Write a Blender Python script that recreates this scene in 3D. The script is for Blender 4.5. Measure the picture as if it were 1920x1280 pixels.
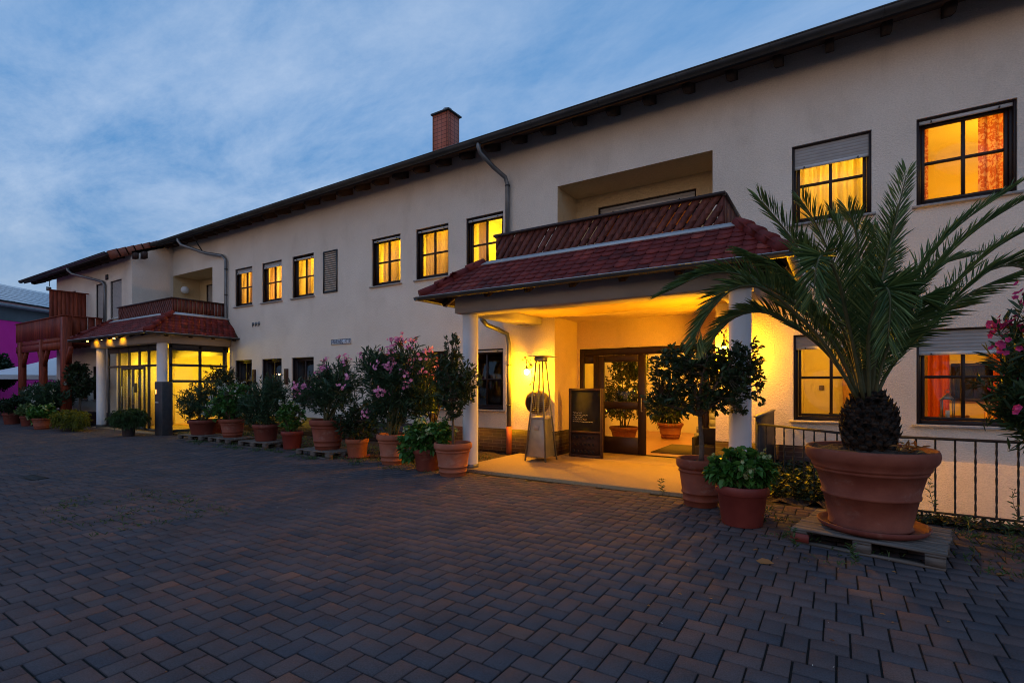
import bpy, math, random
import numpy as np
from mathutils import Vector, Matrix
R_ = math.radians
SC = bpy.context.scene
COL = SC.collection
for o in list(bpy.data.objects): bpy.data.objects.remove(o)

# ------------------------------------------------------------------ camera
cam_d = bpy.data.cameras.new("camera"); cam = bpy.data.objects.new("camera", cam_d); COL.objects.link(cam)
YAW = math.atan2(610, 953)
cam.location = (0, 0, 1.6); cam.rotation_euler = (R_(90), 0, YAW)
cam_d.sensor_fit = 'HORIZONTAL'; cam_d.sensor_width = 36; cam_d.lens = 953 / 1920 * 36
cam_d.shift_y = 79 / 1920; cam_d.clip_start = .05; cam_d.clip_end = 3000
SC.camera = cam
SC.view_settings.view_transform = 'Standard'; SC.view_settings.look = 'None'
SC.view_settings.exposure = 0; SC.view_settings.gamma = 1
SC.cycles.use_denoising = True
SC.cycles.max_bounces = 7; SC.cycles.transparent_max_bounces = 12
SC.cycles.sample_clamp_indirect = 6
SC.cycles.use_light_tree = True
SC.cycles.use_adaptive_sampling = False
SC.cycles.pixel_filter_type = 'BLACKMAN_HARRIS'; SC.cycles.filter_width = 1.0

# ------------------------------------------------------------------ world: dusk sky, thin cloud
def N(nt, typ, **kw):
    n = nt.nodes.new(typ)
    for k, v in kw.items():
        if k.startswith('i_'): n.inputs[k[2:].replace('_', ' ')].default_value = v
        elif isinstance(k, str): setattr(n, k, v)
    return n
def math_(nt, op, a, b=None, c=None):
    n = nt.nodes.new('ShaderNodeMath'); n.operation = op
    for i, v in enumerate((a, b, c)):
        if v is None: continue
        if hasattr(v, 'links'): nt.links.new(v, n.inputs[i])
        else: n.inputs[i].default_value = v
    return n.outputs[0]
def ramp(nt, fac, stops, interp='LINEAR'):
    n = nt.nodes.new('ShaderNodeValToRGB'); n.color_ramp.interpolation = interp
    e = n.color_ramp.elements
    while len(e) < len(stops): e.new(.5)
    for el, (p, c) in zip(e, stops):
        el.position = p; el.color = (c[0], c[1], c[2], 1) if hasattr(c, '__len__') else (c, c, c, 1)
    nt.links.new(fac, n.inputs[0]); return n.outputs[0]
def mix(nt, fac, a, b, mode='MIX'):
    n = nt.nodes.new('ShaderNodeMix'); n.data_type = 'RGBA'; n.blend_type = mode
    for s, v in ((n.inputs[0], fac), (n.inputs[6], a), (n.inputs[7], b)):
        if hasattr(v, 'links'): nt.links.new(v, s)
        else: s.default_value = v if not isinstance(v, tuple) or len(v) == 4 else (*v, 1)
    return n.outputs[2]
W = bpy.data.worlds.new("World"); SC.world = W; W.use_nodes = True
nt = W.node_tree; nt.nodes.clear()
tc = N(nt, 'ShaderNodeTexCoord'); sep = N(nt, 'ShaderNodeSeparateXYZ'); nt.links.new(tc.outputs['Generated'], sep.inputs[0])
sky = N(nt, 'ShaderNodeTexSky'); sky.sky_type = 'NISHITA'; sky.sun_disc = False
SUN_EL, SUN_ROT = R_(3), R_(200)
sky.sun_elevation = SUN_EL; sky.sun_rotation = SUN_ROT; sky.air_density = 1.0; sky.ozone_density = 3.0
zc = math_(nt, 'MAXIMUM', sep.outputs[2], 0.0)
zd = math_(nt, 'ADD', zc, .22)
comb = N(nt, 'ShaderNodeCombineXYZ')
nt.links.new(math_(nt, 'DIVIDE', sep.outputs[0], zd), comb.inputs[0]); nt.links.new(math_(nt, 'DIVIDE', sep.outputs[1], zd), comb.inputs[1])
mp = N(nt, 'ShaderNodeMapping'); mp.inputs['Rotation'].default_value = (0, 0, R_(62)); mp.inputs['Scale'].default_value = (.9, 1.8, 1)
nt.links.new(comb.outputs[0], mp.inputs[0])
n1 = N(nt, 'ShaderNodeTexNoise'); n1.inputs['Scale'].default_value = 1.6; n1.inputs['Detail'].default_value = 12; n1.inputs['Roughness'].default_value = .68; n1.inputs['Distortion'].default_value = .25
nt.links.new(mp.outputs[0], n1.inputs['Vector'])
n2 = N(nt, 'ShaderNodeTexNoise'); n2.inputs['Scale'].default_value = .55; n2.inputs['Detail'].default_value = 4
nt.links.new(comb.outputs[0], n2.inputs['Vector'])
cl = math_(nt, 'MULTIPLY', ramp(nt, n1.outputs[0], ((.34, 0), (.5, .4), (.72, .9))), ramp(nt, n2.outputs[0], ((.3, .35), (.62, 1))))
base = ramp(nt, zc, ((0, (.16, .30, .50)), (.12, (.085, .23, .47)), (.45, (.11, .27, .54)), (1, (.11, .25, .48))))
cloudc = ramp(nt, zc, ((0, (.42, .49, .58)), (.3, (.43, .54, .72)), (1, (.40, .51, .69))))
skyc = mix(nt, cl, base, cloudc)
# afterglow low in the west, behind the viewer
glow = math_(nt, 'MULTIPLY', ramp(nt, math_(nt, 'MULTIPLY', sep.outputs[1], -1), ((.1, 0), (.9, 1))), ramp(nt, sep.outputs[2], ((0, 1), (.40, 0))))
skyc = mix(nt, glow, skyc, (.80, .52, .33))
nsk = mix(nt, 1.0, sky.outputs[0], (.03, .03, .03), 'MULTIPLY')
skyc = mix(nt, 1.0, skyc, nsk, 'ADD')
bg = N(nt, 'ShaderNodeBackground'); nt.links.new(skyc, bg.inputs[0]); bg.inputs[1].default_value = 1.12
wo = N(nt, 'ShaderNodeOutputWorld'); nt.links.new(bg.outputs[0], wo.inputs[0])

def light(name, kind, loc, energy, color, **kw):
    l = bpy.data.lights.new(name, kind); l.energy = energy; l.color = color
    for k, v in kw.items(): setattr(l, k, v)
    o = bpy.data.objects.new(name, l); COL.objects.link(o); o.location = loc; return o
sun = light("sun", 'SUN', (0, 0, 20), .05, (1, .75, .55), angle=R_(40))
sun.rotation_euler = (R_(80), 0, R_(200) + math.pi)
WARM = (1, .41, .003); AMBER = (1, .36, .03)

# ------------------------------------------------------------------ materials
MT = {}
def mat(name, col, rough=.7, col2=None, scale=3., bump=0., bscale=60., metal=0., spec=.4, vec='Object', stops=(.35, .65), trans=0.):
    m = bpy.data.materials.new(name); m.use_nodes = True; nt = m.node_tree
    b = nt.nodes['Principled BSDF']; b.inputs['Roughness'].default_value = rough
    b.inputs['Metallic'].default_value = metal; b.inputs['Specular IOR Level'].default_value = spec
    b.inputs['Base Color'].default_value = (*col, 1)
    t = N(nt, 'ShaderNodeTexCoord')
    if col2 is not None:
        n = N(nt, 'ShaderNodeTexNoise'); n.inputs['Scale'].default_value = scale; n.inputs['Detail'].default_value = 6
        nt.links.new(t.outputs[vec], n.inputs['Vector'])
        nt.links.new(ramp(nt, n.outputs[0], ((stops[0], col), (stops[1], col2))), b.inputs['Base Color'])
    if bump:
        n = N(nt, 'ShaderNodeTexNoise'); n.inputs['Scale'].default_value = bscale; n.inputs['Detail'].default_value = 4
        nt.links.new(t.outputs[vec], n.inputs['Vector'])
        bp = N(nt, 'ShaderNodeBump'); bp.inputs['Strength'].default_value = bump; bp.inputs['Distance'].default_value = .02
        nt.links.new(n.outputs[0], bp.inputs['Height']); nt.links.new(bp.outputs[0], b.inputs['Normal'])
    MT[name] = m; return m
def island(name, stops, rough=.6, spec=.4, bump=.15, bscale=90, trans=0., noise=.0, nscale=9., fine=0):
    """colour picked per loose piece (leaf, paver, tile), with fine variation over it"""
    m = bpy.data.materials.new(name); m.use_nodes = True; nt = m.node_tree
    b = nt.nodes['Principled BSDF']; b.inputs['Roughness'].default_value = rough; b.inputs['Specular IOR Level'].default_value = spec
    g = N(nt, 'ShaderNodeNewGeometry'); t = N(nt, 'ShaderNodeTexCoord')
    c = ramp(nt, g.outputs['Random Per Island'], stops)
    if noise:
        n = N(nt, 'ShaderNodeTexNoise'); n.inputs['Scale'].default_value = nscale; n.inputs['Detail'].default_value = 8; n.inputs['Roughness'].default_value = .65
        nt.links.new(t.outputs['Object'], n.inputs['Vector'])
        c = mix(nt, 1.0, c, ramp(nt, n.outputs[0], ((.3, 1 - noise), (.7, 1 + noise))), 'MULTIPLY')
    if fine:
        n = N(nt, 'ShaderNodeTexNoise'); n.inputs['Scale'].default_value = 95; n.inputs['Detail'].default_value = 6; n.inputs['Roughness'].default_value = .8
        nt.links.new(t.outputs['Object'], n.inputs['Vector'])
        c = mix(nt, 1.0, c, ramp(nt, n.outputs[0], ((.38, 1 - fine), (.62, 1 + fine))), 'MULTIPLY')
    nt.links.new(c, b.inputs['Base Color'])
    if bump:
        n = N(nt, 'ShaderNodeTexNoise'); n.inputs['Scale'].default_value = bscale; n.inputs['Detail'].default_value = 5
        nt.links.new(t.outputs['Object'], n.inputs['Vector'])
        bp = N(nt, 'ShaderNodeBump'); bp.inputs['Strength'].default_value = bump; bp.inputs['Distance'].default_value = .01
        nt.links.new(n.outputs[0], bp.inputs['Height']); nt.links.new(bp.outputs[0], b.inputs['Normal'])
    if trans:
        tr = N(nt, 'ShaderNodeBsdfTranslucent'); nt.links.new(c, tr.inputs[0])
        mx = N(nt, 'ShaderNodeMixShader'); mx.inputs[0].default_value = trans
        nt.links.new(b.outputs[0], mx.inputs[1]); nt.links.new(tr.outputs[0], mx.inputs[2])
        nt.links.new(mx.outputs[0], nt.nodes['Material Output'].inputs[0])
    MT[name] = m; return m
def stucco(name, c1, c2):
    m = mat(name, c1, .92, c2, .9, 0, spec=.15, stops=(.3, .7)); nt = m.node_tree; b = nt.nodes['Principled BSDF']
    t = N(nt, 'ShaderNodeTexCoord'); mp = N(nt, 'ShaderNodeMapping'); mp.inputs['Scale'].default_value = (1, 1, 1.7); nt.links.new(t.outputs['Object'], mp.inputs[0])
    a = N(nt, 'ShaderNodeTexNoise'); a.inputs['Scale'].default_value = 26; a.inputs['Detail'].default_value = 3
    v = N(nt, 'ShaderNodeTexVoronoi'); v.inputs['Scale'].default_value = 60
    for q in (a, v): nt.links.new(mp.outputs[0], q.inputs['Vector'])
    h = math_(nt, 'ADD', a.outputs[0], math_(nt, 'MULTIPLY', v.outputs[0], .5))
    bp = N(nt, 'ShaderNodeBump'); bp.inputs['Strength'].default_value = .55; bp.inputs['Distance'].default_value = .022
    nt.links.new(h, bp.inputs['Height']); nt.links.new(bp.outputs[0], b.inputs['Normal'])
    # rain streaks and damp stains
    mp2 = N(nt, 'ShaderNodeMapping'); mp2.inputs['Scale'].default_value = (.8, .8, .45); nt.links.new(t.outputs['Object'], mp2.inputs[0])
    q = N(nt, 'ShaderNodeTexNoise'); q.inputs['Scale'].default_value = 1.6; q.inputs['Detail'].default_value = 7; q.inputs['Roughness'].default_value = .65; nt.links.new(mp2.outputs[0], q.inputs['Vector'])
    src = b.inputs['Base Color'].links[0].from_socket
    fn = N(nt, 'ShaderNodeTexNoise'); fn.inputs['Scale'].default_value = 42; fn.inputs['Detail'].default_value = 5; fn.inputs['Roughness'].default_value = .7; nt.links.new(t.outputs['Object'], fn.inputs['Vector'])
    src = mix(nt, 1.0, src, ramp(nt, fn.outputs[0], ((.38, .93), (.62, 1.05))), 'MULTIPLY')
    nt.links.new(mix(nt, 1.0, src, ramp(nt, q.outputs[0], ((.28, (.88, .87, .86)), (.47, 1), (.7, 1.03))), 'MULTIPLY'), b.inputs['Base Color']); return m
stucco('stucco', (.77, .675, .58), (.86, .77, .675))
stucco('stucco_yellow_and_glow', (.66, .50, .29), (.71, .55, .34))  # balconies' own yellow; in the entrance recess, lamp glow put into the colour
mat('plaster_lamp_glow', (.76, .55, .22), .85, (.70, .50, .19), 2, .1, 40)  # porch ceiling plaster with the lanterns' golden light painted into it
mat('beam_paint', (.50, .47, .45), .85, (.44, .41, .40), 2, .1, 40)
mat('plaster', (.74, .71, .66), .85, (.66, .63, .58), 2, .1, 40)
mat('column_paint', (.74, .78, .84), .6, (.68, .72, .78), 3, .05, 60)
mat('dark_brown_wood', (.028, .011, .009), .45, (.045, .017, .012), 14, .15, 80)
mat('frame_wood', (.012, .0045, .0045), .45, (.020, .007, .006), 20, .1, 90)
mat('rafter_wood', (.03, .018, .013), .8, (.045, .026, .018), 8, .2, 60)
mat('grey_metal', (.16, .17, .18), .45, (.22, .23, .24), 5, .05, 30, metal=.7)
mat('dark_metal', (.03, .034, .04), .5, (.05, .055, .062), 18, .2, 60, metal=.5)
mat('zinc', (.33, .36, .39), .5, (.42, .46, .49), 3, .1, 20, metal=.55)
mat('gutter_metal', (.055, .06, .065), .5, (.085, .09, .095), 3, .05, 20, metal=.5)
mat('flashing', (.42, .46, .50), .5, (.50, .54, .57), 3, .05, 20, metal=.2)
mat('steel', (.27, .28, .30), .42, (.34, .35, .37), 6, .03, 120, metal=.7)
mat('shutter', (.36, .34, .33), .6, (.40, .38, .37), 8, 0)
mat('shutter_rail', (.62, .62, .62), .45)
mat('sill_stone', (.30, .28, .27), .7, (.40, .37, .35), 25, .1, 120)
mat('roof_dark', (.05, .035, .03), .85, (.08, .05, .04), 5, .2, 30)
mat('terracotta', (.18, .041, .022), .78, (.235, .064, .036), 5, .12, 50)
mat('terracotta_pale', (.26, .080, .042), .8, (.32, .11, .065), 4, .12, 50)
mat('terracotta_dark', (.15, .034, .024), .75, (.20, .05, .035), 5, .12, 50)
mat('dark_pot', (.03, .022, .026), .7, (.05, .035, .035), 6, .1, 40)
mat('red_plastic', (.17, .028, .022), .6, (.22, .042, .032), 4, .03, 40)
for q_ in ('terracotta', 'terracotta_pale', 'terracotta_dark'):      # lime bloom and damp marks
    m_ = MT[q_]; nt = m_.node_tree; b_q = nt.nodes['Principled BSDF']; t_q = N(nt, 'ShaderNodeTexCoord')
    for sc_, lo_, hi_, c_q in ((3.2, .56, .74, (.40, .29, .23)), (2.1, .58, .75, (.045, .022, .016))):
        mp_q = N(nt, 'ShaderNodeMapping'); mp_q.inputs['Location'].default_value = (sc_*7, 3, 1); mp_q.inputs['Scale'].default_value = (1, 1, 1.6); nt.links.new(t_q.outputs['Object'], mp_q.inputs[0])
        n_q = N(nt, 'ShaderNodeTexNoise'); n_q.inputs['Scale'].default_value = sc_; n_q.inputs['Detail'].default_value = 9; n_q.inputs['Roughness'].default_value = .7; nt.links.new(mp_q.outputs[0], n_q.inputs['Vector'])
        f_q = math_(nt, 'MULTIPLY', ramp(nt, n_q.outputs[0], ((lo_, 0), (hi_, 1))), .38)
        nt.links.new(mix(nt, f_q, b_q.inputs['Base Color'].links[0].from_socket, c_q), b_q.inputs['Base Color'])
mat('soil', (.035, .022, .016), .95, (.075, .048, .034), 35, .9, 45)
mat('bark', (.07, .05, .038), .9, (.13, .10, .075), 22, .5, 50)
mat('palm_bark', (.02, .011, .008), .9, (.075, .045, .03), 16, .6, 40)
mat('stem_green', (.06, .075, .03), .7, (.11, .10, .045), 12)
mat('slab', (.25, .175, .095), .8, (.37, .27, .16), 60, .25, 70, stops=(.42, .58))  # tan slab; the golden lamp glow of the porch is mixed into its colour
mat('asphalt', (.045, .045, .048), .9, (.065, .062, .06), 6, .4, 80)
mat('joint_sand', (.003, .003, .003), .95, (.008, .007, .006), 20, .4, 90)
mat('magenta_wall', (.80, .016, .30), .8, (.86, .022, .34), 1)
mat('grey_wall', (.10, .11, .115), .8, (.13, .14, .145), 2)
mat('cream_int', (.72, .62, .45), .8)
mat('pale_int', (.80, .76, .66), .8, (.74, .68, .58), 2)
mat('floor_tile', (.42, .20, .10), .35, (.50, .26, .14), 5, .05, 20)
mat('ceil_int', (.82, .80, .75), .9)
mat('gutter_wet', (.03, .032, .035), .7)
mat('black_int', (.012, .010, .010), .8)
mat('dark_room', (.05, .035, .03), .8)
mat('mat_fabric', (.10, .075, .03), .95, (.14, .10, .04), 60, .4, 200)
mat('chalk', (.55, .52, .50), .9)
mat('chalkboard', (.012, .012, .012), .9, (.02, .02, .02), 6)
mat('rust_wood', (.030, .012, .008), .7, (.05, .022, .014), 12, .2, 60)
mat('canvas', (.80, .82, .85), .8)
mat('white_plastic', (.75, .75, .76), .4)
mat('red_curtain', (.42, .075, .02), .8)
mat('blue_cloth', (.03, .16, .22), .8)
mat('table_wood', (.30, .15, .07), .5)
mat('white_cloth', (.8, .78, .72), .8)
mat('sign_face', (.55, .66, .80), .5); mat('sign_blue', (.012, .03, .09), .5)
mat('pillar_grey', (.035, .038, .045), .55, (.05, .053, .06), 9, .1, 60)
mat('drum_metal', (.05, .035, .03), .35, (.09, .06, .045), 5, metal=.6)
mat('orange_pipe', (.30, .07, .03), .6, (.38, .10, .05), 5)
# weathered timber
def wood(name, a, b, c, rough=.7, axis=(1, 1, .12), sc=22):
    m = island(name, ((0, a), (.5, b), (1, c)), rough, .25, 0, noise=.0); nt = m.node_tree; p = nt.nodes['Principled BSDF']
    t = N(nt, 'ShaderNodeTexCoord'); mp = N(nt, 'ShaderNodeMapping'); mp.inputs['Scale'].default_value = axis; nt.links.new(t.outputs['Object'], mp.inputs[0])
    n = N(nt, 'ShaderNodeTexNoise'); n.inputs['Scale'].default_value = sc; n.inputs['Detail'].default_value = 7; nt.links.new(mp.outputs[0], n.inputs['Vector'])
    src = p.inputs['Base Color'].links[0].from_socket
    nt.links.new(mix(nt, 1.0, src, ramp(nt, n.outputs[0], ((.3, .55), (.7, 1.35))), 'MULTIPLY'), p.inputs['Base Color'])
    bp = N(nt, 'ShaderNodeBump'); bp.inputs['Strength'].default_value = .3; bp.inputs['Distance'].default_value = .006
    nt.links.new(n.outputs[0], bp.inputs['Height']); nt.links.new(bp.outputs[0], p.inputs['Normal']); return m
wood('balcony_wood', (.095, .024, .018), (.13, .035, .025), (.17, .05, .035), .55)
wood('deck_wood', (.17, .028, .014), (.23, .040, .018), (.30, .058, .026), .6)
wood('pallet_wood', (.085, .068, .058), (.12, .10, .088), (.16, .135, .12), .9, (.12, 1, 1), 30)
island('paver', ((0, (.066, .064, .076)), (.2, (.083, .072, .078)), (.6, (.095, .075, .077)), (.9, (.108, .078, .077)), (.98, (.130, .084, .076)), (1, (.150, .095, .081))), .93, .08, .35, 170, noise=.22, nscale=1.6, fine=.22)
island('roof_tile', ((0, (.065, .012, .012)), (.12, (.11, .014, .013)), (.6, (.145, .018, .016)), (.93, (.19, .028, .022)), (1, (.24, .05, .036))), .65, .25, .2, 60, noise=.35, nscale=3)
island('roof_tile_main', ((0, (.20, .06, .04)), (1, (.30, .10, .06))), .7, .3, .1, 40)
LEAF = {}
for nm, a, b, c in (('oleander_leaf', (.018, .045, .024), (.03, .075, .035), (.055, .115, .05)), ('laurel_leaf', (.014, .032, .013), (.024, .055, .02), (.05, .09, .03)),
                    ('hydrangea_leaf', (.025, .085, .014), (.045, .15, .025), (.09, .22, .04)), ('palm_leaf', (.038, .095, .03), (.10, .175, .05), (.22, .29, .09)),
                    ('pale_leaf', (.05, .10, .03), (.10, .17, .05), (.20, .26, .10)), ('yellow_leaf', (.10, .13, .015), (.18, .20, .02), (.26, .26, .04)),
                    ('dark_leaf', (.012, .03, .014), (.02, .045, .018), (.035, .07, .026)), ('fern_leaf', (.03, .07, .02), (.05, .11, .03), (.09, .15, .04)),
                    ('dry_leaf', (.20, .07, .02), (.30, .12, .03), (.36, .24, .05))):
    island(nm, ((0, a), (.55, b), (1, c)), .45, .4, 0, trans=.18)
for nm, a, b in (('pink_petal', (.85, .20, .46), (.95, .52, .72)), ('magenta_petal', (.50, .025, .15), (.72, .08, .28)), ('white_petal', (.42, .44, .38), (.62, .62, .55)), ('green_petal', (.25, .34, .14), (.45, .52, .28)), ('orange_petal', (.6, .12, .08), (.8, .25, .15))):
    island(nm, ((0, a), (1, b)), .6, .3, 0, trans=.3)
def brickmat():
    m = mat('clinker', (.06, .02, .018), .5); nt = m.node_tree; b = nt.nodes['Principled BSDF']
    t = N(nt, 'ShaderNodeTexCoord'); s = N(nt, 'ShaderNodeSeparateXYZ'); nt.links.new(t.outputs['Object'], s.inputs[0])
    c = N(nt, 'ShaderNodeCombineXYZ'); nt.links.new(math_(nt, 'ADD', s.outputs[0], s.outputs[1]), c.inputs[0]); nt.links.new(s.outputs[2], c.inputs[1])
    br = N(nt, 'ShaderNodeTexBrick'); nt.links.new(c.outputs[0], br.inputs['Vector'])
    br.inputs['Scale'].default_value = 1; br.inputs['Brick Width'].default_value = .25; br.inputs['Row Height'].default_value = .077; br.inputs['Mortar Size'].default_value = .006
    br.inputs['Color1'].default_value = (.014, .005, .005, 1); br.inputs['Color2'].default_value = (.028, .009, .008, 1); br.inputs['Mortar'].default_value = (.07, .055, .05, 1)
    nt.links.new(br.outputs[0], b.inputs['Base Color'])
    bp = N(nt, 'ShaderNodeBump'); bp.inputs['Strength'].default_value = .5; bp.inputs['Distance'].default_value = .01; bp.invert = True
    nt.links.new(br.outputs[1], bp.inputs['Height']); nt.links.new(bp.outputs[0], b.inputs['Normal'])
brickmat()
def chimmat():
    m = mat('chimney_clad', (.3, .08, .05), .7); nt = m.node_tree; b = nt.nodes['Principled BSDF']
    t = N(nt, 'ShaderNodeTexCoord'); s = N(nt, 'ShaderNodeSeparateXYZ'); nt.links.new(t.outputs['Object'], s.inputs[0])
    c = N(nt, 'ShaderNodeCombineXYZ'); nt.links.new(math_(nt, 'ADD', s.outputs[0], s.outputs[1]), c.inputs[0]); nt.links.new(s.outputs[2], c.inputs[1])
    br = N(nt, 'ShaderNodeTexBrick'); nt.links.new(c.outputs[0], br.inputs['Vector']); br.offset = 0
    br.inputs['Scale'].default_value = 1; br.inputs['Brick Width'].default_value = .2; br.inputs['Row Height'].default_value = .13; br.inputs['Mortar Size'].default_value = .008
    br.inputs['Color1'].default_value = (.44, .12, .075, 1); br.inputs['Color2'].default_value = (.50, .15, .09, 1); br.inputs['Mortar'].default_value = (.06, .018, .014, 1)
    nt.links.new(br.outputs[0], b.inputs['Base Color'])
chimmat()
def solarmat():
    m = mat('solar', (.2, .25, .3), .15, spec=.8); nt = m.node_tree; b = nt.nodes['Principled BSDF']
    t = N(nt, 'ShaderNodeTexCoord'); br = N(nt, 'ShaderNodeTexBrick'); br.offset = 0; nt.links.new(t.outputs['UV'], br.inputs['Vector'])
    br.inputs['Scale'].default_value = 1; br.inputs['Brick Width'].default_value = 1.7; br.inputs['Row Height'].default_value = 1.02; br.inputs['Mortar Size'].default_value = .06
    br.inputs['Color1'].default_value = (.07, .10, .15, 1); br.inputs['Color2'].default_value = (.09, .12, .17, 1); br.inputs['Mortar'].default_value = (.02, .03, .05, 1)
    nt.links.new(br.outputs[0], b.inputs['Base Color']); b.inputs['Metallic'].default_value = .0; b.inputs['Roughness'].default_value = .25
    b.inputs['Specular IOR Level'].default_value = 1.0
solarmat(); mat('solar_panel', (.10, .14, .20), .22, (.12, .16, .22), 3, spec=.9)
def glass(name, tint=(1, 1, 1), refl=1.0):
    m = bpy.data.materials.new(name); m.use_nodes = True; nt = m.node_tree; nt.nodes.clear()
    tr = N(nt, 'ShaderNodeBsdfTransparent'); tr.inputs[0].default_value = (*tint, 1)
    gl = N(nt, 'ShaderNodeBsdfGlossy'); gl.inputs['Roughness'].default_value = .02
    lw = N(nt, 'ShaderNodeLayerWeight'); lw.inputs[0].default_value = .5
    fr = math_(nt, 'ADD', math_(nt, 'MULTIPLY', math_(nt, 'POWER', lw.outputs['Facing'], 5.0), .9), .045)
    mx = N(nt, 'ShaderNodeMixShader'); nt.links.new(math_(nt, 'MULTIPLY', fr, refl), mx.inputs[0])
    nt.links.new(tr.outputs[0], mx.inputs[1]); nt.links.new(gl.outputs[0], mx.inputs[2])
    o = N(nt, 'ShaderNodeOutputMaterial'); nt.links.new(mx.outputs[0], o.inputs[0]); MT[name] = m
glass('glass', (.96, .97, .95), .7); glass('dim_glass', (.75, .76, .75), 1.2)
def emis(name, c, s):
    m = bpy.data.materials.new(name); m.use_nodes = True; nt = m.node_tree; nt.nodes.clear()
    e = N(nt, 'ShaderNodeEmission'); e.inputs[0].default_value = (*c, 1); e.inputs[1].default_value = s
    o = N(nt, 'ShaderNodeOutputMaterial'); nt.links.new(e.outputs[0], o.inputs[0]); MT[name] = m
emis('lamp_glow', WARM, 2300); emis('bulb', (1, .62, .16), 30); emis('disc_glow', (1, .62, .15), 10); emis('led_small', (1, .45, .1), 3); emis('spot_glow', (1, .6, .15), 25); emis('pendant_glow', (1, .6, .25), 14)
def sheer(name, c, t=.6, pat=None):
    m = bpy.data.materials.new(name); m.use_nodes = True; nt = m.node_tree; nt.nodes.clear()
    d = N(nt, 'ShaderNodeBsdfDiffuse'); tl = N(nt, 'ShaderNodeBsdfTranslucent'); d.inputs[0].default_value = (*c, 1); tl.inputs[0].default_value = (*c, 1)
    if pat:
        tcn = N(nt, 'ShaderNodeTexCoord'); v = N(nt, 'ShaderNodeTexNoise'); v.inputs['Scale'].default_value = 15; v.inputs['Detail'].default_value = 2; v.inputs['Distortion'].default_value = 1.5
        nt.links.new(tcn.outputs['Object'], v.inputs['Vector']); cc = ramp(nt, v.outputs[0], ((.47, c), (.5, pat)))
        nt.links.new(cc, d.inputs[0]); nt.links.new(cc, tl.inputs[0])
    mx = N(nt, 'ShaderNodeMixShader'); mx.inputs[0].default_value = t
    nt.links.new(d.outputs[0], mx.inputs[1]); nt.links.new(tl.outputs[0], mx.inputs[2])
    o = N(nt, 'ShaderNodeOutputMaterial'); nt.links.new(mx.outputs[0], o.inputs[0]); MT[name] = m
sheer('sheer_grey', (.62, .47, .42), .42); sheer('sheer_yellow', (.85, .72, .42), .7); sheer('curtain_orange', (.75, .50, .33)); sheer('curtain_red', (.85, .56, .45), .6, (.62, .20, .12)); sheer('dark_curtain', (.25, .20, .18), .4)

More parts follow.
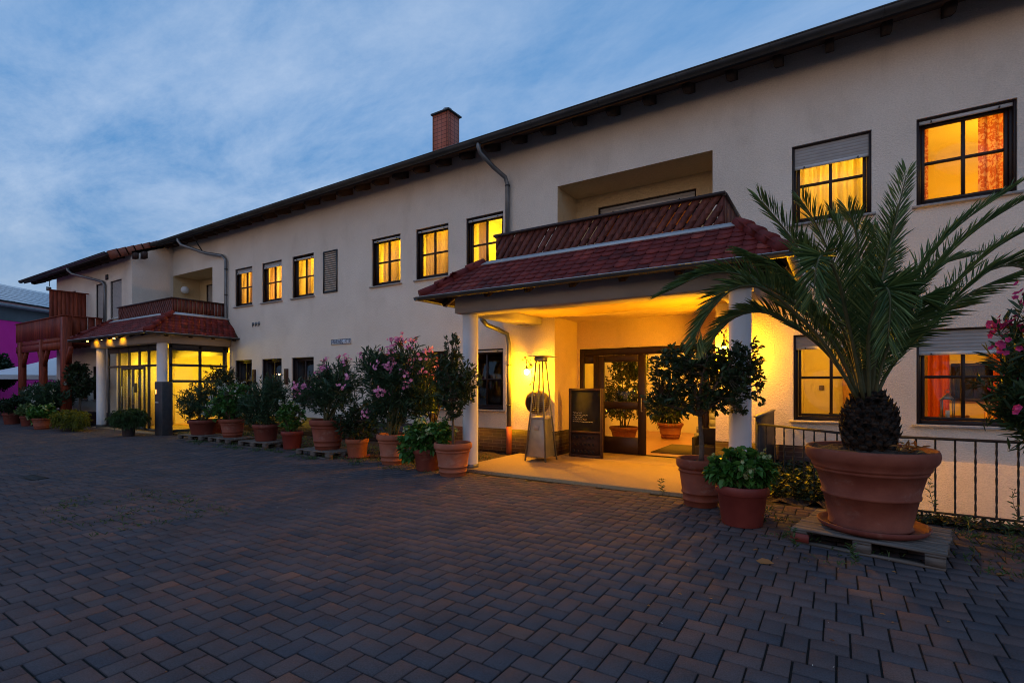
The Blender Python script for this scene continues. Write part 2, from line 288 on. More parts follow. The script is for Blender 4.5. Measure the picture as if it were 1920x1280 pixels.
# ------------------------------------------------------------------ mesh builder
class MB:
    def __init__(s): s.v = []; s.n = 0; s.loops = []; s.sizes = []
    def add(s, V, F):
        V = np.asarray(V, float).reshape(-1, 3)
        for f in F: s.loops.append(np.asarray(f) + s.n); s.sizes.append(len(f))
        s.v.append(V); s.n += len(V); return s
    def addq(s, V, Q):                       # many faces of equal size, numpy
        V = np.asarray(V, float).reshape(-1, 3); Q = np.asarray(Q)
        s.loops.append((Q + s.n).ravel()); s.sizes.extend([Q.shape[1]] * len(Q)); s.v.append(V); s.n += len(V); return s
    def box(s, x0, x1, y0, y1, z0, z1):
        return s.add([(x0,y0,z0),(x1,y0,z0),(x1,y1,z0),(x0,y1,z0),(x0,y0,z1),(x1,y0,z1),(x1,y1,z1),(x0,y1,z1)],
                     [(0,3,2,1),(4,5,6,7),(0,1,5,4),(1,2,6,5),(2,3,7,6),(3,0,4,7)])
    def beam(s, a, b, w, h, up=(0,0,1)):
        a = Vector(a); b = Vector(b); d = (b-a).normalized(); u = Vector(up)
        sd = d.cross(u)
        if sd.length < 1e-4: sd = d.cross(Vector((1,0,0)))
        sd.normalize(); u = sd.cross(d).normalized(); sd *= w/2; u *= h/2
        P = [a-sd-u, a+sd-u, a+sd+u, a-sd+u, b-sd-u, b+sd-u, b+sd+u, b-sd+u]
        return s.add([tuple(p) for p in P], [(0,1,2,3),(7,6,5,4),(4,5,1,0),(5,6,2,1),(6,7,3,2),(7,4,0,3)])
    def quad(s, a, b, c, d): return s.add([a,b,c,d], [(0,1,2,3)])
    def tube(s, pts, rad, seg=8, cap=True):
        pts = [Vector(p) for p in pts]; n = len(pts)
        rad = [rad]*n if not hasattr(rad, '__len__') else rad
        V = []; prev = None
        for i, p in enumerate(pts):
            d = (pts[min(i+1, n-1)] - pts[max(i-1, 0)]).normalized()
            if prev is None: u = d.orthogonal().normalized()
            else:
                u = prev - d*prev.dot(d)
                u = u.normalized() if u.length > 1e-5 else d.orthogonal().normalized()
            prev = u; w = d.cross(u)
            for k in range(seg):
                t = 2*math.pi*k/seg; V.append(p + (u*math.cos(t) + w*math.sin(t))*rad[i])
        F = [(i*seg+k, i*seg+(k+1)%seg, (i+1)*seg+(k+1)%seg, (i+1)*seg+k) for i in range(n-1) for k in range(seg)]
        if cap: F += [tuple(reversed(range(seg))), tuple((n-1)*seg+k for k in range(seg))]
        return s.add([tuple(v) for v in V], F)
    def lathe(s, prof, seg=32, c=(0,0,0), axis='z'):
        V = []
        for r, z in prof:
            for k in range(seg):
                t = 2*math.pi*k/seg
                p = (r*math.cos(t), r*math.sin(t), z)
                if axis == 'y': p = (r*math.cos(t), z, r*math.sin(t))
                V.append((c[0]+p[0], c[1]+p[1], c[2]+p[2]))
        n = len(prof)
        F = [(i*seg+k, i*seg+(k+1)%seg, (i+1)*seg+(k+1)%seg, (i+1)*seg+k) for i in range(n-1) for k in range(seg)]
        return s.add(V, F)
    def sphere(s, c, r, seg=16, rings=10, sq=1.):
        return s.lathe([(r*math.sin(math.pi*i/rings), sq*r*math.cos(math.pi*i/rings)*-1) for i in range(rings+1)], seg, c)
    def leaves(s, P, D, L, Wd, rng, fold=.25, droop=.0, up=None):
        P = np.asarray(P, float); D = np.asarray(D, float); n = len(P)
        if n == 0: return s
        D = D/np.maximum(np.linalg.norm(D, axis=1, keepdims=True), 1e-6)
        L = np.broadcast_to(L, (n,))[:, None]; Wd = np.broadcast_to(Wd, (n,))[:, None]
        U = rng.normal(size=(n, 3))*.55 + np.array([0, 0, 1.]) if up is None else np.broadcast_to(up, (n, 3))
        S = np.cross(D, U); S /= np.maximum(np.linalg.norm(S, axis=1, keepdims=True), 1e-6)
        Nn = np.cross(S, D)
        m1 = P + D*L*.32; m2 = P + D*L*.68 - np.array([0, 0, 1])*droop*L*.25; t = P + D*L - np.array([0, 0, 1])*droop*L*.8
        lift = Nn*Wd*fold
        V = np.stack([P, m1 - S*Wd*.5 + lift, m2 - S*Wd*.42 + lift, t, m2 + S*Wd*.42 + lift, m1 + S*Wd*.5 + lift], 1).reshape(-1, 3)
        b = (np.arange(n)*6)[:, None]
        Q = np.concatenate([b + np.array([0, 3, 2, 1]), b + np.array([0, 5, 4, 3])], 0)
        return s.addq(V, Q)
    def build(s, name, m, parent=None, smooth=False, label=None, offset=None):
        V = np.concatenate(s.v); off = np.array(offset if offset is not None else (0, 0, 0), float)
        p = parent
        if offset is None:
            while p is not None: off = off + np.array(p.location); p = p.parent
        V = V - off
        me = bpy.data.meshes.new(name)
        L = np.concatenate([np.ravel(l) for l in s.loops]).astype(np.int32); sz = np.array(s.sizes, np.int32)
        me.vertices.add(len(V)); me.vertices.foreach_set('co', V.astype(np.float32).ravel())
        me.loops.add(len(L)); me.loops.foreach_set('vertex_index', L)
        me.polygons.add(len(sz)); me.polygons.foreach_set('loop_start', np.concatenate([[0], np.cumsum(sz)[:-1]]).astype(np.int32))
        if smooth: me.polygons.foreach_set('use_smooth', np.ones(len(sz), bool))
        me.update(calc_edges=True); me.validate()
        me.materials.append(MT[m] if isinstance(m, str) else m)
        o = bpy.data.objects.new(name, me); COL.objects.link(o); o.parent = parent
        if label: o['label'] = label
        return o
def build_each(mb, name, m, parent, smooth=False):
    k = 0; out = []
    for V in mb.v:                      # one object for every piece added
        q = MB(); q.v = [V]; q.n = len(V); a = k; 
        for l, sz in zip(mb.loops, mb.sizes):
            if l.min() >= a and l.max() < a+len(V): q.loops.append(l-a); q.sizes.append(sz)
        k += len(V); out.append(q.build(name, m, parent, smooth))
    return out
def bevel(o, w=.008, seg=2):
    b = o.modifiers.new('bevel', 'BEVEL'); b.width = w; b.segments = seg; b.limit_method = 'ANGLE'; b.angle_limit = R_(40); return o
def tag(o, label, cat, group=None):
    o['label'] = label; o['category'] = cat
    if group: o['group'] = group
    return o
def thing(name, label, cat, loc=(0, 0, 0), group=None, rz=0):
    o = bpy.data.objects.new(name, None); COL.objects.link(o); o.location = loc; o.rotation_euler = (0, 0, rz); o.empty_display_size = .2
    return tag(o, label, cat, group)
def structure(o, k='structure'): o['kind'] = k; return o
def solo(name, mb, m, label, cat, loc, group=None, smooth=False):      # a thing that is one mesh, origin at its base
    o = mb.build(name, m, None, smooth, offset=loc); o.location = loc; return tag(o, label, cat, group)
def copy_tree(o, parent=None):
    c = o.copy(); COL.objects.link(c)
    c.parent = parent
    for ch in list(o.children): copy_tree(ch, c)
    return c
rng = np.random.default_rng(7); random.seed(7)
exec_order = None
WY = 9.7                                    # the main facade's plane

# ------------------------------------------------------------------ ground
WELL = (.32, 9.0, 7.72, WY)
g = MB(); B = 900; z = -.02
x0, x1, y0, y1 = WELL
for a, b, c, d in ((-B, x0, -B, B), (x1, B, -B, B), (x0, x1, -B, y0), (x0, x1, y1, B)):
    g.quad((a, c, z), (b, c, z), (b, d, z), (a, d, z))
structure(g.build('ground', 'asphalt'))
g = MB(); g.quad((-46, -4, -.011), (9, -4, -.011), (9, 7.70, -.011), (-46, 7.70, -.011))
structure(g.build('paving_bed', 'joint_sand'))
# pavers: 21 x 14 cm blocks in herringbone, each a bevelled block of its own shape
a_, b_ = .214, .143
cells = []
K = 240
for i in range(-K, K):
    for j in range(-K, K):
        x = i*b_ + j*a_; y = -i*b_ + j*a_
        if -40 < x < 8 and -2.5 < y < 7.75: cells.append((x, y, a_, b_)); 
        if -40 < x+a_ < 8 and -2.5 < y < 7.75: cells.append((x+a_, y, b_, a_))
c = np.array(cells)
c = c[~((c[:, 0] > -6.1) & (c[:, 0] < -1.0) & (c[:, 1] + c[:, 3] > 7.36))]
c = c[c[:, 1] + c[:, 3] < 7.70]
n = len(c); jt = rng.uniform(.0040, .0070, n); bv = .004
tilt = rng.normal(0, .0005, (n, 2)); zz = rng.normal(0, .001, n)
X0 = c[:, 0]+jt; X1 = c[:, 0]+c[:, 2]-jt; Y0 = c[:, 1]+jt; Y1 = c[:, 1]+c[:, 3]-jt
Z = lambda sx, sy: zz + sx*tilt[:, 0] + sy*tilt[:, 1]
V = np.stack([np.stack(t, 1) for t in ((X0+bv, Y0+bv, Z(-1,-1)), (X1-bv, Y0+bv, Z(1,-1)), (X1-bv, Y1-bv, Z(1,1)), (X0+bv, Y1-bv, Z(-1,1)),
    (X0, Y0, Z(-1,-1)-.005), (X1, Y0, Z(1,-1)-.005), (X1, Y1, Z(1,1)-.005), (X0, Y1, Z(-1,1)-.005),
    (X0, Y0, zz-.02), (X1, Y0, zz-.02), (X1, Y1, zz-.02), (X0, Y1, zz-.02))], 1).reshape(-1, 3)
Q = np.array([(0,1,2,3),(4,5,1,0),(5,6,2,1),(6,7,3,2),(7,4,0,3),(8,9,5,4),(9,10,6,5),(10,11,7,6),(11,8,4,7)])
mb = MB(); mb.addq(V, ((np.arange(n)*12)[:, None, None] + Q[None]).reshape(-1, 4)); structure(mb.build('paving', 'paver'))
# porch floor slab, planting strip, bed behind the fence, light well
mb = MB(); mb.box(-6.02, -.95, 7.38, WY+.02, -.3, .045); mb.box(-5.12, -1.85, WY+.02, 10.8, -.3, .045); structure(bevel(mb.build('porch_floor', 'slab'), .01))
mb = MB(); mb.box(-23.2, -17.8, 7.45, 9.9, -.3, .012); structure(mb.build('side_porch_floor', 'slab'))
def bumpy(x0, x1, y0, y1, z, amp, st=.12):
    nx = max(2, int((x1-x0)/st)); ny = max(2, int((y1-y0)/st)); gx, gy = np.meshgrid(np.linspace(x0, x1, nx), np.linspace(y0, y1, ny))
    gz = z + rng.normal(0, amp, gx.shape); V = np.stack([gx.ravel(), gy.ravel(), gz.ravel()], 1)
    idx = np.arange(nx*ny).reshape(ny, nx); Q = np.stack([idx[:-1, :-1], idx[:-1, 1:], idx[1:, 1:], idx[1:, :-1]], -1).reshape(-1, 4)
    return MB().addq(V, Q)
structure(bumpy(-17.7, -6.05, 7.72, WY, .0, .02).build('planting_bed', 'soil', smooth=True))
structure(bumpy(-.93, .32, 7.72, WY, .0, .03).build('planting_bed', 'soil', smooth=True))
mb = MB(); x0, x1, y0, y1 = WELL
mb.quad((x0, y0, -1.6), (x1, y0, -1.6), (x1, y1, -1.6), (x0, y1, -1.6)); mb.quad((x0, y0, -1.6), (x0, y1, -1.6), (x0, y1, 0), (x0, y0, 0)); mb.quad((x0, y0, -1.6), (x1, y0, -1.6), (x1, y0, 0), (x0, y0, 0))
structure(mb.build('light_well', 'plaster'))
structure(bumpy(.32, 9, 7.42, 7.76, .035, .015, .07).build('planting_bed', 'soil', smooth=True))

# ------------------------------------------------------------------ the hotel building
H = thing('hotel_building', 'long two storey cream rendered building with dark eaves, red tiled porches and lit windows', 'building', (-10, WY, 0))
def wall_holes(mb, x0, x1, z0, z1, y, holes, depth=.15):
    xs = sorted({x0, x1, *[h[i] for h in holes for i in (0, 1)]}); zs = sorted({z0, z1, *[h[i] for h in holes for i in (2, 3)]})
    for a, b in zip(xs, xs[1:]):
        for c, d in zip(zs, zs[1:]):
            mx, mz = (a+b)/2, (c+d)/2
            if any(h[0] < mx < h[1] and h[2] < mz < h[3] for h in holes) or b <= x0 or a >= x1 or c < z0-1e-6 or d > z1+1e-6: continue
            mb.quad((a, y, c), (b, y, c), (b, y, d), (a, y, d))
    for h in holes:
        dd = h[4] if len(h) > 4 else depth
        if not dd: continue
        a, b, c, d = h[:4]; e = y+dd
        mb.quad((a, y, c), (a, y, d), (a, e, d), (a, e, c)); mb.quad((b, y, c), (b, e, c), (b, e, d), (b, y, d))
        mb.quad((a, y, d), (b, y, d), (b, e, d), (a, e, d)); mb.quad((a, y, c), (a, e, c), (b, e, c), (b, y, c))
UP = [(-17.64, -16.59), (-16.02, -14.94), (-14.38, -13.32), (-10.79, -9.70), (-9.15, -8.07), (-7.52, -6.45), (-.64, .45), (1.0, 2.1), (3.4, 4.5)]
LO = [(-17.64, -16.62), (-16.03, -14.94), (-14.41, -13.32), (-10.79, -9.70), (-9.24, -8.08), (-7.52, -6.45), (-.62, .45), (1.0, 2.1), (3.4, 4.5)]
UZ = (4.26, 5.56); LZ = (.99, 2.41)
RX0, RX1 = -5.05, -1.90                    # upper recess
EX0, EX1 = -5.12, -1.85                    # entrance recess
LX1 = -19.15
holes = [(a, b, *UZ) for a, b in UP] + [(a, b, *LZ) for a, b in LO]
holes += [(RX0, RX1, 3.86, 5.82, 0), (EX0, EX1, -.5, 3.03, 0), (-22.1, LX1, 3.86, 5.84, 0), (-22.1, -18.0, -.5, 2.95, 0)]
mb = MB(); wall_holes(mb, -22.1, 9, -1.6, 7.12, WY, holes)
# recess interiors: side, back, ceiling
def recess(mb, x0, x1, z0, z1, y0, y1, bholes=()):
    mb.quad((x0, y0, z0), (x0, y0, z1), (x0, y1, z1), (x0, y1, z0)); mb.quad((x1, y0, z0), (x1, y1, z0), (x1, y1, z1), (x1, y0, z1))
    mb.quad((x0, y0, z1), (x1, y0, z1), (x1, y1, z1), (x0, y1, z1)); mb.quad((x0, y0, z0), (x0, y1, z0), (x1, y1, z0), (x1, y0, z0))
    wall_holes(mb, x0, x1, z0, z1, y1, list(bholes), .12)
mq = MB(); recess(mq, EX0, EX1, .0, 3.03, WY, 10.8, [(-5.06, -1.92, .0, 2.41)]); mq.build('entrance_recess', 'stucco_yellow_and_glow', H)
mb.quad((-22.1, 8.3, -.5), (-22.1, WY, -.5), (-22.1, WY, 7.12), (-22.1, 8.3, 6.52))      # return of the wing wall
structure_parts = []
mb.build('wall', 'stucco', H)
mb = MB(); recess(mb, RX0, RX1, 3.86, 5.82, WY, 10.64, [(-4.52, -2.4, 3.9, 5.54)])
mb.build('balcony_recess', 'stucco_yellow_and_glow', H)
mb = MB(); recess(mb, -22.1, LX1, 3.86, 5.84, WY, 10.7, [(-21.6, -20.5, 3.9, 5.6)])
mb.build('balcony_recess', 'stucco_yellow_and_glow', H)
# left wing
WH = [(-28.3, -27.6, 4.2, 5.6), (-26.1, -25.55, 3.95, 5.58), (-25.43, -24.57, 3.4, 5.62), (-24.02, -22.99, 4.12, 5.6), (-27.05, -26.3, .95, 2.3), (-25.75, -25.0, .95, 2.3)]
WHH = [h for i, h in enumerate(WH) if i != 1]
mb = MB(); wall_holes(mb, -29.9, -22.1, -.5, 6.52, 8.3, WHH, .12)
mb.quad((-29.9, 8.3, -.5), (-29.9, 20, -.5), (-29.9, 20, 8.0), (-29.9, 8.3, 6.52)); mb.quad((9, WY, -1.6), (9, 20, -1.6), (9, 20, 8), (9, WY, 7.12))
mb.quad((-29.9, 20, -.5), (9, 20, -.5), (9, 20, 7), (-29.9, 20, 7))
mb.build('wing_wall', 'stucco', H)
mb = MB()
for x0, x1, y in ((-17.98, EX0, WY), (EX1, .52, WY), (-29.95, -22.8, 8.3)):
    mb.box(x0, x1, y-.018, y+.01, -.3, .57 if y > 9 else .45)
mb.box(EX0-.01, EX0+.018, WY-.015, 10.8, 0, .57)
mb.box(.52, 9, WY-.03, WY+.01, -1.6, .46)
p = mb.build('plinth', 'clinker', H); 
# the right end of the plinth is rendered, not clinker
mb = MB(); mb.box(.525, 9.02, WY-.036, WY+.01, -1.6, .463); mb.build('rendered_base', 'stucco', H)

def window(x0, x1, z0, z1, y=WY, shutter=.12, depth=.15, bars=True, glassm='glass', sill=True, vert=True, label=None, lowered=0):
    fb = MB(); f = .062; ya, yb = y+depth-.045, y+depth+.03
    def ring(a, b, c, d, w, y0, y1):
        fb.box(a, a+w, y0, y1, c, d); fb.box(b-w, b, y0, y1, c, d); fb.box(a+w, b-w, y0, y1, c, c+w); fb.box(a+w, b-w, y0, y1, d-w, d)
    ring(x0, x1, z0, z1, f, ya, yb)
    ring(x0+f+.004, x1-f-.004, z0+f+.004, z1-f-.004, .045, ya+.012, yb-.006)
    if bars:
        xm = (x0+x1)/2; zm = (z0+z1)/2
        if vert: fb.box(xm-.022, xm+.022, ya+.005, yb-.012, z0+f+.05, z1-f-.05)
        fb.box(x0+f+.05, x1-f-.05, ya+.009, yb-.016, zm-.02, zm+.02)
    # shutter guides in the reveal
    for a in (x0+.002, x1-.034): fb.box(a, a+.032, y+.028, ya-.003, z0+.004, z1-.002)
    fb.box(x0+.034, x1-.034, y+.028, y+.05, z1-.025, z1-.002)
    w = fb.build('window', 'frame_wood', H, label=label); bevel(w, .005, 1)
    g = MB(); g.box(x0+f+.02, x1-f-.02, ya+.03, ya+.036, z0+f+.02, z1-f-.02); g.build('pane', glassm, w)
    if sill:
        s = MB(); s.box(x0-.055, x1+.055, y-.055, y+depth-.05, z0-.038, z0-.002); bevel(s.build('sill', 'sill_stone', w), .005, 1)
    if shutter:
        s = MB(); nz = max(0, int((shutter-.05)/.052)); yy = y+.065
        zt = z1-.026
        for k in range(nz+1):
            a = zt - k*.052; b = max(a-.050, zt-shutter+.05)
            if a-b < .01: continue
            s.add([(x0+.036, yy, b), (x1-.036, yy, b), (x1-.036, yy-.009, (a+b)/2), (x0+.036, yy-.009, (a+b)/2), (x1-.036, yy, a), (x0+.036, yy, a)], [(0, 1, 2, 3), (3, 2, 4, 5)])
        s.quad((x0+.036, yy+.003, zt-shutter+.04), (x1-.036, yy+.003, zt-shutter+.04), (x1-.036, yy+.003, zt), (x0+.036, yy+.003, zt))
        if nz or lowered: s.build('shutter', 'shutter', w)
        s = MB(); s.box(x0+.036, x1-.036, yy-.016, yy+.004, zt-shutter, zt-shutter+.05)
        r = s.build('shutter_rail', 'shutter_rail', w)
        s = MB()
        for xx in (x0+.16*(x1-x0), x1-.16*(x1-x0)): s.box(xx-.008, xx+.008, yy-.04, yy-.017, zt-shutter+.006, zt-shutter+.03)
        build_each(s, 'shutter_stop', 'dark_metal', w)
    return w
SH = [.15, .15, .10, .07, .07, .07, .36, .055, .06]
for (a, b), s in zip(UP, SH): window(a, b, *UZ, shutter=s)
for i, (a, b) in enumerate(LO):
    s = (0, 0, 0, 0, 0, .05, .22, .36, .2)[i]
    window(a, b, *LZ, shutter=s, glassm='dim_glass' if i < 6 else 'glass', depth=.15)
# closed shutters and small windows of the wing, balcony doors
for i, h in enumerate(WH):
    if i == 1: continue
    if i < 4: window(*h, y=8.3, depth=.12, bars=False, shutter=h[3]-h[2]-.04, sill=(i == 3))
    else: window(*h, y=8.3, depth=.12, shutter=0)
window(-21.6, -20.5, 3.9, 5.6, y=10.7, depth=.12, bars=False, shutter=1.0, sill=False)
w = window(-4.52, -2.4, 3.9, 5.54, y=10.64, depth=.12, bars=False, shutter=.13, sill=False)
# louvre, vents, small wall fittings
mb = MB(); x0, x1, z0, z1 = -12.85, -12.22, 4.27, 5.5
for a in (x0, x1-.04): mb.box(a, a+.04, WY-.03, WY+.01, z0, z1)
for c in (z0, z1-.04): mb.box(x0+.04, x1-.04, WY-.03, WY+.01, c, c+.04)
for k in range(18):
    zc_ = z0+.06+k*.064; mb.beam((x0+.04, WY-.012, zc_), (x1-.04, WY-.012, zc_), .035, .006, up=(0, -1, .9))
mb.box(x0+.03, x1-.03, WY+.004, WY+.008, z0+.03, z1-.03)
mb.build('louvre', 'gutter_metal', H)
mb = MB()
for k in range(3):
    cx = -16.52+k*.17; mb = MB(); mb.lathe([(.0, -.03), (.05, -.03), (.06, .01)], 12, (cx, WY, 3.6), 'y'); mb.box(cx-.012, cx+.012, WY-.05, WY-.03, 3.50, 3.6); mb.build('wall_vent', 'grey_metal', H)
for x in (-16.45, -14.66):
    mb = MB(); mb.box(x-.08, x+.08, WY-.05, WY+.005, 1.58, 2.07); mb.box(x-.06, x+.06, WY-.058, WY-.05, 1.62, 2.03); bevel(mb.build('wall_panel', 'rust_wood', H), .006)
mb = MB(); mb.sphere((-11.15, WY-.06, 2.36), .05, 10, 6); mb.box(-11.17, -11.13, WY-.06, WY, 2.38, 2.44)
mb.build('wall_sensor', 'white_plastic', H); MB().sphere((-11.7, WY-.05, 2.27), .045, 10, 6).build('wall_sensor', 'white_plastic', H)

# ---- roofs
SL = math.tan(R_(24.6))
def eave(x0, x1, yg, zg, yw, name_r='roof', verge=True):
    """roof plane from the gutter back, boards and rafters below, gutter in front"""
    yr = 16.2; z = lambda y: zg + (y-yg)*SL
    r = MB(); t = .09
    r.add([(x0, yg+.08, z(yg)-.015), (x1, yg+.08, z(yg)-.015), (x1, yr, z(yr)-.04), (x0, yr, z(yr)-.04), (x0, yg+.08, z(yg)-t), (x1, yg+.08, z(yg)-t), (x1, yr, z(yr)-t), (x0, yr, z(yr)-t)],
          [(0,1,2,3),(7,6,5,4),(4,5,1,0),(5,6,2,1),(7,4,0,3)])
    r.add([(x0, yr, z(yr)-.04), (x1, yr, z(yr)-.04), (x1, 23, z(yr)-3), (x0, 23, z(yr)-3)], [(0,1,2,3)])
    ro = r.build(name_r, 'roof_dark', H)
    x = x0+.5
    while x < x1:
        r = MB(); r.add([(x-.06, yg+.22, z(yg+.22)-t), (x+.06, yg+.22, z(yg+.22)-t), (x+.06, yg+.22, z(yg+.22)-t-.12), (x-.06, yg+.22, z(yg+.22)-t-.12),
               (x-.06, yg+.34, z(yg+.34)-t-.2), (x+.06, yg+.34, z(yg+.34)-t-.2), (x+.06, yw+.02, z(yw)-t-.2), (x-.06, yw+.02, z(yw)-t-.2), (x-.06, yw+.02, z(yw)-t), (x+.06, yw+.02, z(yw)-t)],
              [(0,1,2,3),(3,2,5,4),(4,5,6,7),(0,3,4,7,8),(1,9,6,5,2)])
        r.build('rafter', 'rafter_wood', ro); x += .72
    g = MB(); seg = 10; R = .085; V = []
    for x in (x0-.02, x1+.02):
        for k in range(seg+1):
            t_ = math.pi*k/seg; V.append((x, yg-.03-R*math.cos(t_), zg-R*math.sin(t_)))
    F = [(k, k+1, seg+2+k, seg+1+k) for k in range(seg)]; F += [tuple(range(seg+1)), tuple(reversed(range(seg+1, 2*seg+2)))]
    g.add(V, F); g.tube([(x0-.02, yg-.03-R, zg+.006), (x1+.02, yg-.03-R, zg+.006)], .014, 6)
    x = x0+1
    while x < x1: g.tube([(x, yg-.03-R*1.04*math.cos(math.pi*k/8), zg-R*1.06*math.sin(math.pi*k/8)) for k in range(9)], .006, 4); x += 1.45
    g.build('gutter', 'gutter_metal', ro, smooth=False)
    return ro
roofm = eave(-22.2, 9.4, 9.0, 6.93, WY)
eave(-31.9, -22.2, 7.6, 6.33, 8.3, 'wing_roof')
# exposed verge of the wing roof where the main eave starts: tiles, board and purlin end
z7 = lambda y: 6.36+(y-7.6)*SL
mb = MB(); 
for k in range(8):
    y0_ = 7.62+k*.26; mb.beam((-22.16, y0_, z7(y0_)-.13), (-22.16, y0_+.29, z7(y0_+.29)-.11), .12, .30)
vb = mb.build('verge_tiles', 'roof_tile_main', H)
mb = MB(); mb.box(-21.9, -21.6, 8.5, 8.62, 6.25, 6.5); mb.box(-21.95, -21.7, 8.25, 8.37, 6.2, 6.42); build_each(mb, 'purlin', 'rust_wood', vb)
# chimney
mb = MB(); mb.box(-11.48, -10.82, 13, 13.58, 8.5, 10.62); ch = mb.build('chimney', 'chimney_clad', H)
mb = MB(); mb.box(-11.54, -10.76, 12.94, 13.64, 10.621, 10.67); mb.build('chimney_cap', 'gutter_metal', ch)
mb = MB(); mb.lathe([(.15, 10.671), (.15, 10.86), (.12, 10.86), (.12, 10.7)], 16, (-11.1, 13.3, 0)); mb.build('flue', 'zinc', ch)
mb = MB(); 
for k in range(5): mb.tube([(-11.484, 12.995, 8.6), (-11.484, 12.995, 10.6)], .014, 6) if k == 0 else None
mb.tube([(-10.82, 13, 8.6), (-10.82, 13, 10.61)], .02, 6); mb.build('corner_trim', 'terracotta_pale', ch)
# snow guards on the roof edge
mb = MB()
for x in (-14.6, -11.3): mb.box(x, x+.2, 9.12, 9.14, 6.98, 7.03)
build_each(mb, 'snow_guard', 'dark_metal', roofm)

# downpipes
def pipe(pts, name='downpipe', m='grey_metal', r=.05):
    o = MB().tube(pts, r, 12).build(name, m, H, smooth=True); return o
P_ = [(-6.62, 8.98, 6.92), (-6.62, 8.98, 6.78), (-6.6, 9.02, 6.66), (-6.45, 9.3, 6.42), (-6.30, 9.56, 6.24), (-6.28, 9.62, 6.1), (-6.28, 9.62, 3.55)]
p = pipe(P_)
mb = MB()
for z in (6.05, 4.6): mb.tube([(-6.28, 9.62, z), (-6.28, 9.62, z+.03)], .058, 12)
build_each(mb, 'pipe_clip', 'dark_metal', p)
p = pipe([(-6.55, 9.0, 3.02), (-6.55, 9.2, 2.9), (-6.45, 9.5, 2.82), (-6.28, 9.6, 2.72), (-6.24, 9.62, 2.5), (-6.24, 9.62, .62)])
mb = MB()
for z in (2.0, 1.1): mb.tube([(-6.24, 9.62, z), (-6.24, 9.62, z+.03)], .058, 12)
build_each(mb, 'pipe_clip', 'dark_metal', p)
pipe([(-6.24, 9.62, .63), (-6.24, 9.62, .02)], 'standpipe', 'orange_pipe', .062)
p = pipe([(-20.1, 8.98, 6.92), (-20.1, 8.98, 6.76), (-20.02, 9.04, 6.62), (-19.2, 9.5, 6.3), (-18.3, 9.6, 6.12), (-18.12, 9.62, 5.95), (-18.1, 9.62, .1)])
mb = MB()
for z in (5.6, 4.7, 3.75, 2.2): mb.tube([(-18.1, 9.62, z), (-18.1, 9.62, z+.03)], .058, 12)
mb.tube([(-19.35, 9.45, 6.38), (-19.3, 9.2, 6.7), (-19.2, 9.0, 6.95)], .018, 8)
build_each(mb, 'pipe_clip', 'dark_metal', p)
pipe([(-26.1, 7.58, 6.3), (-26.1, 7.6, 6.15), (-26.0, 7.7, 6.02), (-25.0, 8.15, 5.75), (-24.5, 8.22, 5.62), (-24.4, 8.24, 5.5), (-24.4, 8.24, 3.6)])
mb = MB(); mb.box(-24.42, -24.2, 8.27, 8.3, 5.7, 5.9); mb.build('wall_vent', 'dark_metal', H)

